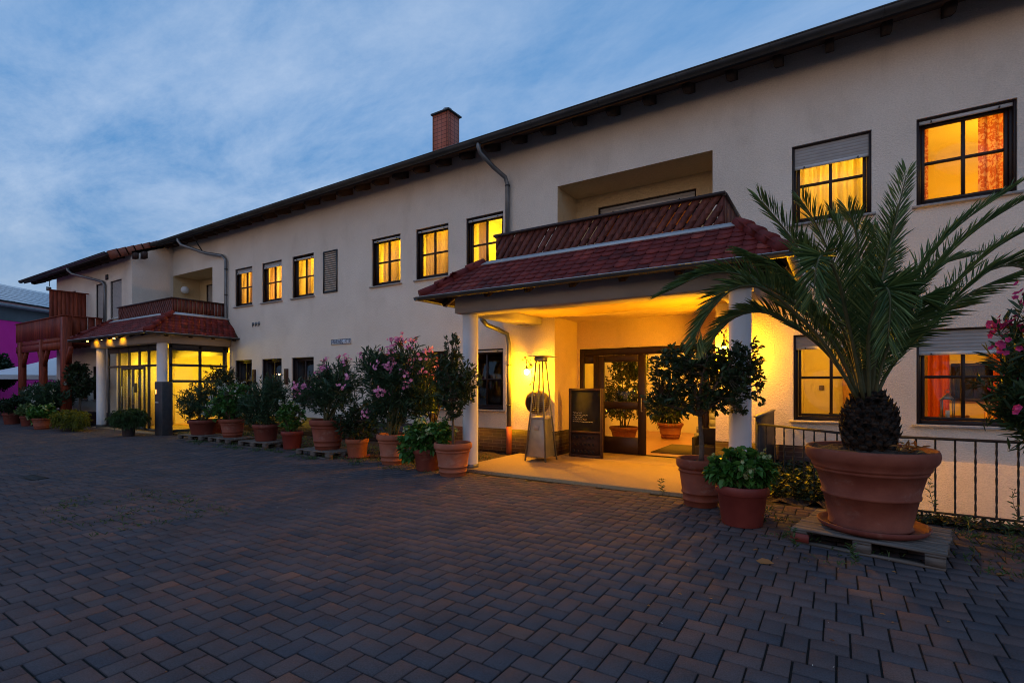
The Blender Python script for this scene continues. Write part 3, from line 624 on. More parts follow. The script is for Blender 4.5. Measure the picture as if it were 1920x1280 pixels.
# ---- the two entrance porches
def scallop(mb, o, ux, us, nrm, w=.1885, l=.26, t=.014):
    """one plain tile with a rounded tail; o = centre of the tail's tip, us = up the slope"""
    pts = [(-w/2, l), (-w/2, w*.36), (-w*.42, w*.19), (-w*.25, w*.06), (0, 0), (w*.25, w*.06), (w*.42, w*.19), (w/2, w*.36), (w/2, l)]
    V = []
    for k, off in ((0, t), (1, 0)):
        for a, b in pts: V.append(o + ux*a + us*b + nrm*(off + t*(1 - b/l)*1.9))
    n = len(pts); F = [tuple(range(n))[::-1]] + [(i, i+1, n+i+1, n+i) for i in range(n-1)]
    mb.add([tuple(v) for v in V], F)
def porch(cx, hb=2.48, glazed=False):
    hg = hb+.47; hf = hb-.22; hr = hb-.44; hc = hb-.15
    yg, zg, yf, zf = 6.92, 3.17, 7.9, 3.88
    b = MB(); ci = hb-.45
    b.box(cx-hb, cx+hb, 7.33, 7.8, 2.89, 3.42)
    if not glazed:
        b.box(cx-hb, cx-hb+.5, 7.8, WY-.002, 2.89, 3.42); b.box(cx+hb-.5, cx+hb, 7.8, WY-.002, 2.89, 3.42); MB().box(cx-hb+.5, cx+hb-.5, 7.8, WY-.003, 3.03, 3.3).build('porch_ceiling', 'plaster_lamp_glow', H)
    else:
        b.box(cx+hb-.5, cx+hb, 7.8, WY-.002, 2.89, 3.42); b.box(cx-hb, cx-hb+.5, 7.8, 8.298, 2.89, 3.42); b.box(cx-hb+.5, cx+hb-.5, 7.8, WY-.003, 2.95, 3.3)
    bo = b.build('porch_beam', 'beam_paint', H)
    for s in (-1, 1):
        c = MB(); c.lathe([(.145, .05), (.145, 2.888)], 32, (cx+s*hc, 7.6, 0)); co = c.build('column', 'column_paint', H, smooth=True)
        c = MB(); c.lathe([(0, .0), (.155, .0), (.155, .10), (.146, .11)], 32, (cx+s*hc, 7.6, 0)); c.build('column_foot', 'grey_metal', co, smooth=False)
    # roof planes: front and two sides
    Cf = [Vector((cx-hg, yg, zg)), Vector((cx+hg, yg, zg)), Vector((cx+hf, yf, zf)), Vector((cx-hf, yf, zf))]
    yl = WY if not glazed else 8.3
    Cl = [Vector((cx-hg, yl, zg)), Vector((cx-hg, yg, zg)), Vector((cx-hf, yf, zf)), Vector((cx-hf, yl, zf))]
    Cr = [Vector((cx+hg, yg, zg)), Vector((cx+hg, WY, zg)), Vector((cx+hf, WY, zf)), Vector((cx+hf, yf, zf))]
    base_ = MB(); tl = MB()
    for C in (Cf, Cl, Cr):
        nrm = (C[1]-C[0]).cross(C[3]-C[0]).normalized()
        base_.add([tuple(v) for v in C] + [tuple(v-nrm*.06) for v in C], [(0,1,2,3),(7,6,5,4),(0,4,5,1),(1,5,6,2),(2,6,7,3),(3,7,4,0)])
        ux = (C[1]-C[0]).normalized(); us = nrm.cross(ux).normalized()
        if us.z < 0: us = -us
        L = (C[1]-C[0]).length; hh = (C[3]-C[0]).dot(us)
        s0 = (C[3]-C[0]).dot(ux)/hh; s1 = (C[2]-C[1]).dot(ux)/hh
        rows = 7; ex = hh/rows
        for r in range(rows):
            y = r*ex - .02; a = s0*y; e = L + s1*y
            x = a + (.5 if r % 2 else 0)*.19 - .05
            while x < e+.05:
                if x > a+.03 and x < e-.03:
                    xx = x
                    scallop(tl, C[0]+ux*xx+us*y, ux, us, nrm, t=.011+random.random()*.003, l=min(.26, hh-y))
                x += .19
    ro = base_.build('porch_roof', 'roof_dark', H); tl.build('roof_tiles', 'roof_tile', ro)
    for s in (-1, 1):
        hp = MB(); a = Vector((cx+s*hg, yg, zg)); e = Vector((cx+s*hf, yf, zf)); n_ = 4
        for k in range(n_):
            p0 = a.lerp(e, k/n_); p1 = a.lerp(e, (k+1.12)/n_); d = p1-p0
            hp.tube([tuple(p0+Vector((0, 0, .035))), tuple(p1+Vector((0, 0, .02)))], [.105, .082], 14)
        hp.build('hip_tiles', 'roof_tile', ro, smooth=False)
    # flashing round the balcony
    f = MB(); f.beam((cx-hf-.02, yf-.05, zf-.005), (cx+hf+.02, yf-.05, zf-.005), .13, .03, up=(0, -.55, .83)); f.box(cx-hf, cx+hf, yf+.005, yf+.04, zf-.04, zf+.05)
    f.box(cx+hf-.04, cx+hf, yf+.04, WY-.002, zf-.04, zf+.05); f.beam((cx+hf+.05, yf-.02, zf-.005), (cx+hf+.05, WY-.002, zf-.005), .13, .03, up=(.55, 0, .83))
    f.box(cx-hf, cx-hf+.04, yf+.04, yl-.002, zf-.04, zf+.05)
    f.build('flashing', 'flashing', ro)
    dk = MB(); dk.box(cx-hf+.05, cx+hf-.05, yf+.05, WY-.003, zf-.08, zf-.03)
    dk.build('balcony_floor', 'dark_metal', ro)
    # gutter on three sides
    gt = MB(); lp_ = MB(); R = .055; pts = [(cx-hg-.03, yl), (cx-hg-.03, yg-.05), (cx+hg+.03, yg-.05), (cx+hg+.03, WY)]
    for (xa, ya), (xb, yb) in zip(pts, pts[1:]):
        d = Vector((xb-xa, yb-ya, 0)).normalized(); o_ = Vector((d.y, -d.x, 0)); V = []; sg = 8
        for (x, y), e in (((xa, ya), -1), ((xb, yb), 1)):
            for k in range(sg+1):
                t_ = math.pi*k/sg; q = Vector((x, y, zg-.01)) + d*e*R*0.9 + o_*(R*math.cos(t_)) - Vector((0, 0, R*math.sin(t_))); V.append(tuple(q))
        gt.add(V, [(k, k+1, sg+2+k, sg+1+k) for k in range(sg)] + [tuple(range(sg+1)), tuple(reversed(range(sg+1, 2*sg+2)))])
        lp_.tube([(xa+o_.x*R, ya+o_.y*R, zg-.005), (xb+o_.x*R, yb+o_.y*R, zg-.005)], .009, 6)
    gt.build('gutter', 'gutter_metal', ro); lp_.build('gutter_lip', 'zinc', ro)
    # rafter tails and soffit boards
    rt = MB(); x = cx-hb+.15
    while x < cx+hb:
        rt.add([(x-.05, yg+.06, zg-.03), (x+.05, yg+.06, zg-.03), (x+.05, yg+.10, zg-.10), (x-.05, yg+.10, zg-.10), (x+.05, 7.33, 3.26), (x-.05, 7.33, 3.26), (x+.05, 7.33, 3.4), (x-.05, 7.33, 3.4)], [(0,1,2,3),(3,2,4,5),(0,3,5,7),(1,6,4,2)])
        x += .795
    for s in (-1, 1):
        y = 7.5
        while y < yl if s < 0 else y < WY:
            X = cx+s*hb; E_ = cx+s*(hg-.06)
            rt.beam((X, y, 3.34), (E_, y, zg-.06), .1, .1); y += .7
    build_each(rt, 'rafter_tail', 'frame_wood', ro)
    # balustrade
    xr0, xr1, yr, z0_, z1_ = cx-hr, cx+hr, 8.0, zf+.05, 4.42
    bl = MB(); x = xr0-.45; rr = random.Random(3)
    def slat(x, dx, w, y, z0, z1):
        # parallelogram clipped to [xr0, xr1]
        a0, a1, b0, b1 = x, x+w, x+dx, x+dx+w
        if max(a1, b1) < xr0+.02 or min(a0, b0) > xr1-.02: return
        def cl(q): return min(max(q, xr0), xr1)
        n_ = 6; L_ = []; R__ = []
        for i in range(n_+1):
            t = i/n_; zz = z0+(z1-z0)*t; L_.append((cl(a0+(b0-a0)*t), zz)); R__.append((cl(a1+(b1-a1)*t), zz))
        if max(r[0]-l[0] for l, r in zip(L_, R__)) < .01: return
        for i in range(n_):
            (la, za), (lb, zb) = L_[i], L_[i+1]; ra, rb = R__[i][0], R__[i+1][0]
            if ra-la < .002 and rb-lb < .002: continue
            bl.add([(la, y, za), (ra, y, za), (rb, y, zb), (lb, y, zb), (la, y+.022, za), (ra, y+.022, za), (rb, y+.022, zb), (lb, y+.022, zb)], [(0,1,2,3),(7,6,5,4),(1,5,6,2),(0,3,7,4)])
    while x < xr1:
        w = .125; slat(x, .33, w, yr+.02+rr.uniform(-.004, .004), z0_, z1_-.03); x += w+.018+rr.uniform(-.012, .014)
    for s in (-1, 1):
        X = cx+s*hr; y = yr+.06; ye = WY if s > 0 else yl
        while y < ye-.05: bl.box(X-.012, X+.012, y, y+.1, z0_, z1_-.03); y += .118
    bo2 = bl.build('balustrade', 'balcony_wood', H)
    rl = MB(); rl.box(xr0-.03, xr1+.03, yr-.02, yr+.07, z1_-.03, z1_+.015)
    for s, ye in ((-1, yl), (1, WY)): X = cx+s*hr; rl.box(X-.05, X+.04, yr+.07, ye-.003, z1_-.03, z1_+.015)
    rl.box(xr0+.02, xr0+.08, yr+.05, yr+.11, z0_, z1_-.03); rl.box(xr1-.08, xr1-.02, yr+.05, yr+.11, z0_, z1_-.03)
    for z in (z0_+.08, z1_-.14): rl.box(xr0+.08, xr1-.08, yr+.05, yr+.08, z, z+.06)
    rl.build('handrail', 'dark_brown_wood', bo2)
porch(-3.46)
porch(-20.42, 2.52, glazed=True)
# spotlights under the side porch's eave
for k, x in enumerate((-22.55, -21.4, -20.3)):
    mb = MB(); mb.tube([(x, 7.25, 3.2), (x+.1, 7.12, 3.16)], .02, 8); mb.lathe([(.02, 0), (.05, .03), (.055, .1), (.0, .1)], 12, (x+.1, 7.08, 3.1))
    s = mb.build('spotlight', 'steel', H)
    mb = MB(); mb.lathe([(0, 0), (.045, 0)], 12, (x+.1, 7.08, 3.095)); mb.build('lens', 'spot_glow', s)
    l = light('spot_lamp', 'SPOT', (x+.1, 7.06, 3.09), 22, WARM, spot_size=R_(110), spot_blend=.6, shadow_soft_size=.03); l.rotation_euler = (R_(62), 0, 0)

# ---- glazed side porch: frames, sliding doors
def glazing(mb, a, b, z0, z1, posts, trans, w=.06, d=.06):
    A = Vector(a); Bv = Vector(b); L = (Bv-A).length; u = (Bv-A)/L
    for t in posts: p = A+u*t; mb.beam((p.x, p.y, z0), (p.x, p.y, z1), w, d, up=(u.y, -u.x, 0))
    for z in trans: mb.beam((A.x, A.y, z), (Bv.x, Bv.y, z), d, w)
fr = MB(); glazing(fr, (-22.5, 7.72, 0), (-18.2, 7.72, 0), .03, 2.89, (0.03, .95, 1.75, 2.55, 3.25, 4.27), (.07, 2.2, 2.8), .07)
glazing(fr, (-18.02, 7.8, 0), (-18.02, 9.62, 0), .03, 2.89, (.03, .92, 1.72), (.07, 1.68, 2.2, 2.8), .08)
fr.box(-22.5, -18.02, 7.70, 7.75, 2.68, 2.89); fr.box(-18.05, -18.0, 7.8, 9.66, 2.68, 2.89)
go = fr.build('porch_glazing', 'pillar_grey', H)
g = MB(); g.box(-22.5, -18.1, 7.718, 7.724, .07, 2.7); g.box(-18.024, -18.018, 7.8, 9.6, .07, 2.7); build_each(g, 'pane', 'glass', go)
for x in (-21.15, -20.25):
    d = MB(); 
    for a in (x, x+.83): d.box(a, a+.07, 7.62, 7.66, .06, 2.16)
    d.box(x+.07, x+.83, 7.62, 7.66, .06, .16); d.box(x+.07, x+.83, 7.62, 7.66, 2.08, 2.16)
    do = d.build('sliding_door', 'pillar_grey', H)
    g = MB(); g.box(x+.07, x+.83, 7.637, 7.643, .16, 2.08); g.build('pane', 'glass', do)
    g = MB(); g.tube([(x+.1, 7.60, .9), (x+.1, 7.60, 1.5)], .014, 8); g.build('handle', 'steel', do)
g = MB(); g.box(-20.05, -19.85, 7.60, 7.61, 1.30, 1.62); g.build('notice', 'mat_fabric', go)

# ---- main entrance doors
fr = MB(); Y0_, Y1_ = 10.84, 10.92; D0, D1 = -5.06, -1.92
fr.box(D0, D0+.1, Y0_, Y1_, .045, 2.40); fr.box(D1-.1, D1, Y0_, Y1_, .045, 2.40); fr.box(D0+.1, D1-.1, Y0_, Y1_, 2.24, 2.40)
fr.box(-4.72, -4.60, Y0_, Y1_, .045, 2.24); fr.box(-2.30, -2.2, Y0_, Y1_, .045, 2.24)
fr.box(D0+.1, -4.72, Y0_+.01, Y1_-.01, .045, .5); fr.box(D0+.1, -4.72, Y0_+.01, Y1_-.01, 2.06, 2.24)
fr.box(-2.2, D1-.1, Y0_+.01, Y1_-.01, .045, .5)
df = fr.build('door_frame', 'frame_wood', H); bevel(df, .008, 1)
g = MB(); g.box(D0+.1, -4.72, Y0_+.035, Y0_+.041, .5, 2.06); g.box(-2.2, D1-.1, Y0_+.035, Y0_+.041, .5, 2.24); build_each(g, 'pane', 'glass', df)
def leaf(name, o, ang):
    M = Matrix.Translation(o) @ Matrix.Rotation(ang, 4, 'Z')
    d = MB(); w = 1.12; 
    def bx(mb, *q):
        n0 = len(mb.v); mb.box(*q); mb.v[-1] = np.array([tuple(M @ Vector(v)) for v in mb.v[-1]])
    for q in ((0, .17, 0, .06, .06, 2.23), (w-.17, w, 0, .06, .06, 2.23), (.17, w-.17, 0, .06, .06, .42), (.17, w-.17, 0, .06, 2.08, 2.23), (.17, w-.17, 0, .06, 1.04, 1.20)): bx(d, *q)
    do = d.build(name, 'frame_wood', H); bevel(do, .008, 1)
    g = MB(); bx(g, .17, w-.17, .027, .033, .42, 2.08); g.build('pane', 'glass', do)
    g = MB(); g.tube([tuple(M @ Vector(p)) for p in ((w-.08, 0, 1.0), (w-.08, -.05, 1.0), (w-.08, -.05, 1.3), (w-.08, 0, 1.3))], .012, 8); g.build('handle', 'steel', do)
leaf('door', Vector((-4.6, 10.78, 0)), 0)
leaf('door', Vector((-2.32, 10.93, 0)), R_(97))

# ---- rooms behind the windows
def room(x0, x1, y0, y1, z0, z1, wallm='cream_int', floorm='floor_tile', power=30, col=WARM, lp=None, ceilm='ceil_int'):
    m = MB(); m.quad((x0,y0,z0),(x0,y0,z1),(x0,y1,z1),(x0,y1,z0)); m.quad((x1,y0,z0),(x1,y1,z0),(x1,y1,z1),(x1,y0,z1)); m.quad((x0,y1,z0),(x0,y1,z1),(x1,y1,z1),(x1,y1,z0))
    r = m.build('room_walls', wallm, H)
    m = MB(); m.quad((x0,y0,z0),(x0,y1,z0),(x1,y1,z0),(x1,y0,z0)); m.build('room_floor', floorm, r)
    m = MB(); m.quad((x0,y0,z1),(x1,y0,z1),(x1,y1,z1),(x0,y1,z1)); m.build('room_ceiling', ceilm, r)
    if power: light('room_light', 'POINT', lp or ((x0+x1)/2, (y0+y1)/2, z1-.5), power, col, shadow_soft_size=.15)
    return r
yq = WY+.19
room(-17.9, -16.25, yq, 12.2, 3.1, 5.95, power=75, col=(1, .50, .05))
room(-16.24, -14.65, yq, 12.2, 3.1, 5.95, power=110, col=(1, .60, .08), lp=(-15.1, 10.6, 4.9))
room(-14.64, -12.95, yq, 12.2, 3.1, 5.95, power=90, col=(1, .55, .03))
room(-11.1, -9.42, yq, 12.2, 3.1, 5.95, power=120, col=(1, .62, .02))
room(-9.41, -7.8, yq, 12.2, 3.1, 5.95, power=120, col=(1, .62, .02))
room(-7.79, -5.3, yq, 12.8, 3.1, 5.95, power=150, col=(1, .62, .02), lp=(-6.4, 11.2, 5.3))
room(-1.0, .85, yq, 12.4, 3.1, 5.95, power=60, col=(1, .58, .012))
room(.86, 5, yq, 13, 3.1, 6.0, power=105, col=(1, .46, .018), lp=(2.6, 11.2, 5.1))
room(RX0-.02, RX1+.02, 10.80, 13, 3.5, 5.95, power=16, col=AMBER, wallm='table_wood')
room(-1.0, .85, yq, 13.6, .1, 2.75, power=55, col=(1, .50, .03), lp=(.2, 11.9, 2.4))
dine = room(.86, 6.2, yq, 15.5, .1, 2.75, power=190, col=(1, .46, .03), lp=(2.9, 12.4, 2.4), ceilm='table_wood')
room(EX0-.3, EX1+1.2, 10.95, 16.5, .047, 2.9, power=170, col=(1, .46, .012), lp=(-3.0, 12.6, 2.6), wallm='cream_int')
light('room_light', 'POINT', (-3.8, 14.9, 2.4), 90, (1, .5, .08), shadow_soft_size=.15)
room(-22.0, -18.0, WY+.02, 13.0, .013, 2.86, power=150, col=(1, .60, .012), lp=(-20, 11.2, 2.5), wallm='cream_int')
mb = MB(); mb.box(-22.08, -22.0, 7.80, WY+.02, .0, 2.89); mb.box(-22.0, -18.2, WY-.0, WY+.015, 2.6, 2.89); mb.build('room_walls', 'pale_int', H)
light('room_light', 'POINT', (-19.3, 8.9, 2.4), 70, (1, .64, .02), shadow_soft_size=.12); light('room_light', 'POINT', (-21.2, 8.5, 2.3), 90, (1, .60, .02), shadow_soft_size=.12)
for a, b in ((-17.9, -16.3), (-14.7, -13.0), (-11.1, -9.45), (-9.44, -7.8), (-7.79, -6.2)): room(a, b, yq, 12, .1, 2.75, 'dark_room', power=0, ceilm='dark_room')
room(-16.29, -14.71, yq, 12.6, .1, 2.75, 'dark_room', power=2, ceilm='dark_room')
room(-27.2, -24.9, 8.5, 10.5, .2, 2.7, power=18)
# things seen inside
for i, (x0, x1, z0, z1, yy, m, lb, amp) in enumerate([
    (-17.15, -16.62, 4.3, 5.5, 9.96, 'sheer_grey', 'grey pleated curtain in the right half of the leftmost lit upstairs window', .03),
    (-15.50, -15.30, 4.3, 5.5, 9.96, 'curtain_orange', 'narrow orange patterned curtain in the second upstairs window from the left', .02),
    (-16.0, -15.55, 4.3, 5.5, 9.98, 'curtain_orange', 'plain orange curtain in the left half of the second upstairs window from the left', .015),
    (-14.0, -13.80, 4.3, 5.5, 9.96, 'sheer_grey', 'slim grey curtain beside the centre bar of the window next to the louvre', .02),
    (-10.62, -10.05, 4.3, 5.5, 9.96, 'sheer_grey', 'gathered curtain in the upstairs window directly right of the louvre', .04),
    (-9.02, -8.22, 4.3, 5.5, 9.96, 'sheer_grey', 'wide grey pleated curtain filling the middle one of the three windows left of the balcony', .04),
    (-7.35, -7.04, 4.3, 5.5, 9.96, 'sheer_grey', 'narrow pleated curtain in the lit window touching the porch roof', .04),
    (-.60, .42, 4.28, 5.5, 9.99, 'sheer_yellow', 'thin yellow net curtain across the upstairs window above the palm', .05),
    (1.03, 1.17, 4.3, 5.5, 9.96, 'curtain_red', 'faded orange curtain at the left edge of the upper right window', .02),
    (1.74, 2.08, 4.3, 5.5, 9.97, 'curtain_red', 'red patterned orange curtain at the right side of the upper right window', .03),
    (-17.5, -16.7, 1.0, 2.35, 9.96, 'dark_curtain', 'dark curtain in the leftmost small downstairs window behind the planters', .05),
    (-15.36, -15.0, 1.0, 2.35, 9.96, 'dark_curtain', 'dark curtain in the downstairs window with the two pendant lamps', .05),
    (-14.3, -13.5, 1.0, 2.35, 9.96, 'dark_curtain', 'dark curtain in the downstairs window below the louvre', .05)]):
    nx = 90; xs = np.linspace(x0, x1, nx); ph = rng.uniform(0, 6, 3)
    fz = np.linspace(0, 1, 5); V = []
    for f in fz:
        fl = 1+.25*(1-f); yv = yy + amp*.7*np.sin(xs*55+ph[0]+.5*np.sin(f*3))*fl + amp*.5*np.sin(xs*31+ph[1])
        V.append(np.stack([xs, yv, np.full(nx, z0+(z1-z0)*f)], 1))
    idx = np.arange(nx*5).reshape(5, nx); Q = np.stack([idx[:-1, :-1], idx[:-1, 1:], idx[1:, 1:], idx[1:, :-1]], -1).reshape(-1, 4)
    loc = ((x0+x1)/2, yy, z0)
    solo('curtain', MB().addq(np.concatenate(V), Q), m, lb, 'curtain', loc, 'curtains inside the windows', smooth=True)
# ceiling lamp with two bulbs, net-curtain chandelier, disc lamp, pendants
t = thing('ceiling_lamp', 'bright bare bulb lamp on the ceiling inside the window touching the porch roof', 'lamp', (-6.62, 10.4, 5.2))
MB().tube([(-6.62, 10.4, 5.95), (-6.62, 10.4, 5.25)], .012, 6).build('rod', 'dark_metal', t)
for z in (5.38, 4.92): MB().sphere((-6.62, 10.4, z), .05, 12, 8).build('bulb', 'bulb', t, smooth=True)
MB().tube([(-6.62, 10.4, 5.25), (-6.62, 10.4, 4.95)], .01, 6).build('rod', 'dark_metal', t)
t = thing('ceiling_lamp', 'glowing crystal lamp behind the yellow net curtain above the palm', 'lamp', (-.25, 10.6, 5.4))
for dx in (-.17, 0, .17): MB().sphere((-.25+dx, 10.55, 5.32), .055, 12, 8).build('bulb', 'bulb', t, smooth=True)
MB().tube([(-.42, 10.55, 5.40), (-.08, 10.55, 5.40)], .012, 6).build('rod', 'steel', t)
t = thing('ceiling_lamp', 'flat round lamp on the ceiling of the glazed side porch', 'lamp', (-18.6, 8.4, 2.8))
MB().lathe([(0, 2.80), (.14, 2.80), (.15, 2.84)], 20, (-18.6, 8.6, 0)).build('diffuser', 'disc_glow', t); MB().lathe([(.155, 2.79), (.16, 2.86)], 20, (-18.6, 8.6, 0)).build('rim', 'steel', t)
for k, x in enumerate((-16.05, -15.83)):
    t = thing('pendant_lamp', ('left' if k == 0 else 'right') + ' one of two small pendant lamps glowing in a dark downstairs window', 'lamp', (x, 10.2, 1.9), 'pendant lamps in the dark window')
    MB().lathe([(.02, 2.03), (.09, 1.94)], 14, (x, 10.2, 0)).build('shade', 'dark_metal', t); MB().sphere((x, 10.2, 1.92), .04, 10, 6).build('bulb', 'pendant_glow', t); MB().tube([(x, 10.2, 2.03), (x, 10.2, 2.74)], .006, 5).build('cord', 'dark_metal', t)

# dining room seen through the lower right windows
def table(x, y, label, w=1.1, d=.8, cloth=False):
    t = thing('dining_table', label, 'table', (x, y, .1), 'tables in the dining room')
    MB().box(x-w/2, x+w/2, y-d/2, y+d/2, .82, .86).build('tabletop', 'white_cloth' if cloth else 'table_wood', t)
    for sx in (-1, 1):
        for sy in (-1, 1): MB().box(x+sx*(w/2-.08)-.03, x+sx*(w/2-.08)+.03, y+sy*(d/2-.08)-.03, y+sy*(d/2-.08)+.03, .1, .82).build('leg', 'table_wood', t)
    return t
def chair(x, y, rz, label, m='table_wood'):
    t = thing('dining_chair', label, 'chair', (x, y, .1), 'chairs in the dining room', rz=rz)
    def bx(n, *q, mm=m): MB().box(*q).build(n, mm, t, offset=(0, 0, 0))
    bx('seat', -.21, .21, -.21, .21, .43, .47)
    for sx in (-.19, .19):
        bx('leg', sx-.02, sx+.02, -.2, -.16, 0, .43); bx('leg', sx-.02, sx+.02, .16, .2, 0, .98)
    b = MB(); b.box(-.17, .17, .165, .19, .90, .97); b.box(-.17, .17, .165, .19, .70, .75)
    for q in (-.1, 0, .1): b.box(q-.012, q+.012, .17, .185, .47, .90)
    b.build('backrest', m, t, offset=(0, 0, 0))
table(2.3, 12.2, 'dining table with white cloth behind the lower right window', cloth=True)
table(3.9, 11.2, 'small dining table at the right edge of the lower right window', 1.0)
chair(1.75, 11.4, R_(150), 'light wooden chair behind the lantern in the lower right window')
chair(2.6, 13.0, 0, 'light wooden chair on the far side of the white table')
table(-.45, 11.1, 'low wooden table just inside the window behind the palm', .7, .7)
chair(.08, 10.55, 0, 'dark high backed chair inside the window behind the palm', 'black_int')
mb = MB(); mb.box(-.42, -.36, 10.9, 10.96, .86, .96); solo('candle_jar', mb, 'pendant_glow', 'small glowing candle jar on the table inside the window behind the palm', 'candle', (-.39, 10.93, .86))
mb = MB(); mb.box(-.35, -.25, 13.56, 13.6, 1.45, 1.56); bevel(mb.build('wall_switch', 'mat_fabric', H), .005)
mb = MB(); mb.box(.10, .26, 13.1, 13.6, .1, 2.75); mb.build('timber_post', 'table_wood', H)
# far window of the dining room and its curtain
fw = MB(); fx0, fx1, fz0, fz1 = 2.22, 3.05, 1.2, 2.06
fw.box(fx0, fx1, 15.40, 15.43, fz0, fz1); fo = fw.build('inner_window', 'black_int', H)
fw = MB(); 
for a in (fx0, 2.60, fx1-.07): fw.box(a, a+.07, 15.36, 15.40, fz0, fz1)
for c in (fz0, fz1-.07): fw.box(fx0, fx1, 15.355, 15.395, c, c+.07)
fw.build('inner_frame', 'frame_wood', fo)
for x0, x1, lb in ((1.74, 2.12, 'long red curtain hanging inside the lower right window, left of the lantern'), (2.85, 3.15, 'long red curtain inside the lower right window, half hidden by the oleander')):
    xs = np.linspace(x0, x1, 60); V = np.concatenate([np.stack([xs, 14.9+.04*np.sin(xs*40), np.full(60, z)], 1) for z in (.3, 2.42)])
    idx = np.arange(120).reshape(2, 60); Q = np.stack([idx[:-1, :-1], idx[:-1, 1:], idx[1:, 1:], idx[1:, :-1]], -1).reshape(-1, 4)
    solo('curtain', MB().addq(V, Q), 'red_curtain', lb, 'curtain', (x0, 14.9, .3), 'long red curtains', smooth=True)
t = thing('candle_lantern', 'metal and glass lantern with a peaked roof on the sill of the lower right window', 'lantern', (1.40, 9.95, 1.06))
x, y, z = 1.40, 10.0, 1.06
MB().box(x-.075, x+.075, y-.075, y+.075, z, z+.02).build('base', 'steel', t)
mb = MB()
for sx in (-1, 1):
    for sy in (-1, 1): mb.box(x+sx*.068-.007, x+sx*.068+.007, y+sy*.068-.007, y+sy*.068+.007, z+.02, z+.30)
mb.build('frame', 'steel', t)
MB().add([(x-.085, y-.085, z+.30), (x+.085, y-.085, z+.30), (x+.085, y+.085, z+.30), (x-.085, y+.085, z+.30), (x, y, z+.40)], [(3,2,1,0),(0,1,4),(1,2,4),(2,3,4),(3,0,4)]).build('roof', 'steel', t)
MB().tube([(x+.03*math.cos(a), y, z+.42+.03*math.sin(a)) for a in np.linspace(0, 6.28, 12)], .005, 5).build('ring', 'steel', t)
MB().tube([(x, y, z+.02), (x, y, z+.14)], .03, 10).build('candle', 'white_cloth', t)
solo('folded_cloth', MB().sphere((.18, 10.02, 4.37), .13, 14, 8, .45), 'blue_cloth', 'blue cloth bundle on the inner sill of the window with the yellow net curtain', 'cloth', (.18, 10.02, 4.3), smooth=True)

t = thing('reception_desk', 'brown wooden reception desk inside the glazed side porch', 'desk', (-19.6, 11.6, 0))
MB().box(-20.6, -18.5, 11.4, 12.0, .02, 1.05).build('front', 'table_wood', t); MB().box(-20.7, -18.4, 11.3, 12.1, 1.052, 1.10).build('counter', 'rust_wood', t)
mb = MB(); mb.box(-21.7, -20.8, 12.93, 12.99, .02, 2.15); di = mb.build('inner_door', 'table_wood', H); mb = MB(); mb.tube([(-20.9, 12.9, 1.0), (-21.05, 12.9, 1.0)], .015, 8); mb.build('handle', 'steel', di)
t = thing('framed_picture', 'small dark framed picture on the back wall inside the glazed side porch', 'picture', (-19.4, 12.95, 1.7))
MB().box(-19.75, -19.05, 12.94, 12.985, 1.5, 2.0).build('frame', 'frame_wood', t); MB().box(-19.7, -19.1, 12.93, 12.939, 1.55, 1.95).build('print', 'curtain_orange', t)
# lobby: mat, stairs, tub chair
solo('doormat', MB().box(-3.55, -2.45, 11.35, 13.1, .05, .065), 'mat_fabric', 'olive doormat on the lobby tiles inside the open door', 'doormat', (-3.0, 12.2, .05))
mb = MB()
for k in range(6): mb.box(-3.35, -2.2, 14.6+k*.28, 16.4, .05+k*.17, .05+(k+1)*.17)
mb.build('staircase', 'sill_stone', H)
t = thing('tub_chair', 'small dark armchair beside the right column of the main porch', 'chair', (-2.05, 10.35, .05))
bevel(MB().box(-2.30, -1.92, 10.05, 10.5, .12, .42).build('seat', 'black_int', t), .03, 3)
bevel(MB().box(-2.30, -1.92, 10.5, 10.6, .12, .72).build('backrest', 'black_int', t), .03, 3)
for x in (-2.34, -1.92): bevel(MB().box(x-.01, x+.05, 10.05, 10.5, .12, .58).build('armrest', 'black_int', t), .02, 2)

# ---- wall lanterns
def wall_lantern(x, z, label, group):
    y = WY-.17
    t = thing('wall_lantern', label, 'lamp', (x, WY, z), group)
    MB().lathe([(0, 0), (.05, 0), (.05, .02), (0, .02)], 16, (x, WY-.02, z+.12), 'y').build('backplate', 'dark_metal', t)
    MB().tube([(x, WY-.02, z+.12), (x, WY-.08, z+.22), (x, y, z+.27), (x, y, z+.13)], .011, 8).build('arm', 'dark_metal', t, smooth=True)
    MB().lathe([(.01, z+.14), (.02, z+.12), (.055, z+.06), (.06, z+.05)], 16, (x, y, 0)).build('bell', 'dark_metal', t, smooth=True)
    MB().sphere((x, y, z), .058, 18, 12, 1.15).build('globe', 'lamp_glow', t, smooth=True)
    lv = MB(); r = np.random.default_rng(3); 
    P = [(x-.03, y, z+.27), (x+.02, y, z+.29), (x-.07, y, z+.25), (x+.05, WY-.05, z-.12), (x+.08, WY-.05, z-.2), (x+.04, WY-.04, z-.25)]
    lv.leaves(P, [(-.4, 0, 1), (.4, 0, 1), (-1, 0, .3), (.6, 0, -.4), (.5, 0, -.8), (-.5, 0, -.8)], .075, .045, r); lv.tube([(x+.03, WY-.03, z+.05), (x+.06, WY-.04, z-.1), (x+.05, WY-.03, z-.26)], .006, 6)
    lv.build('leaf_ornament', 'dark_metal', t)
wall_lantern(-5.72, 1.86, 'wall lantern glowing behind the patio heater', 'wall lanterns at the main entrance')
wall_lantern(-1.68, 2.2, 'wall lantern glowing behind the bay tree right of the doors', 'wall lanterns at the main entrance')
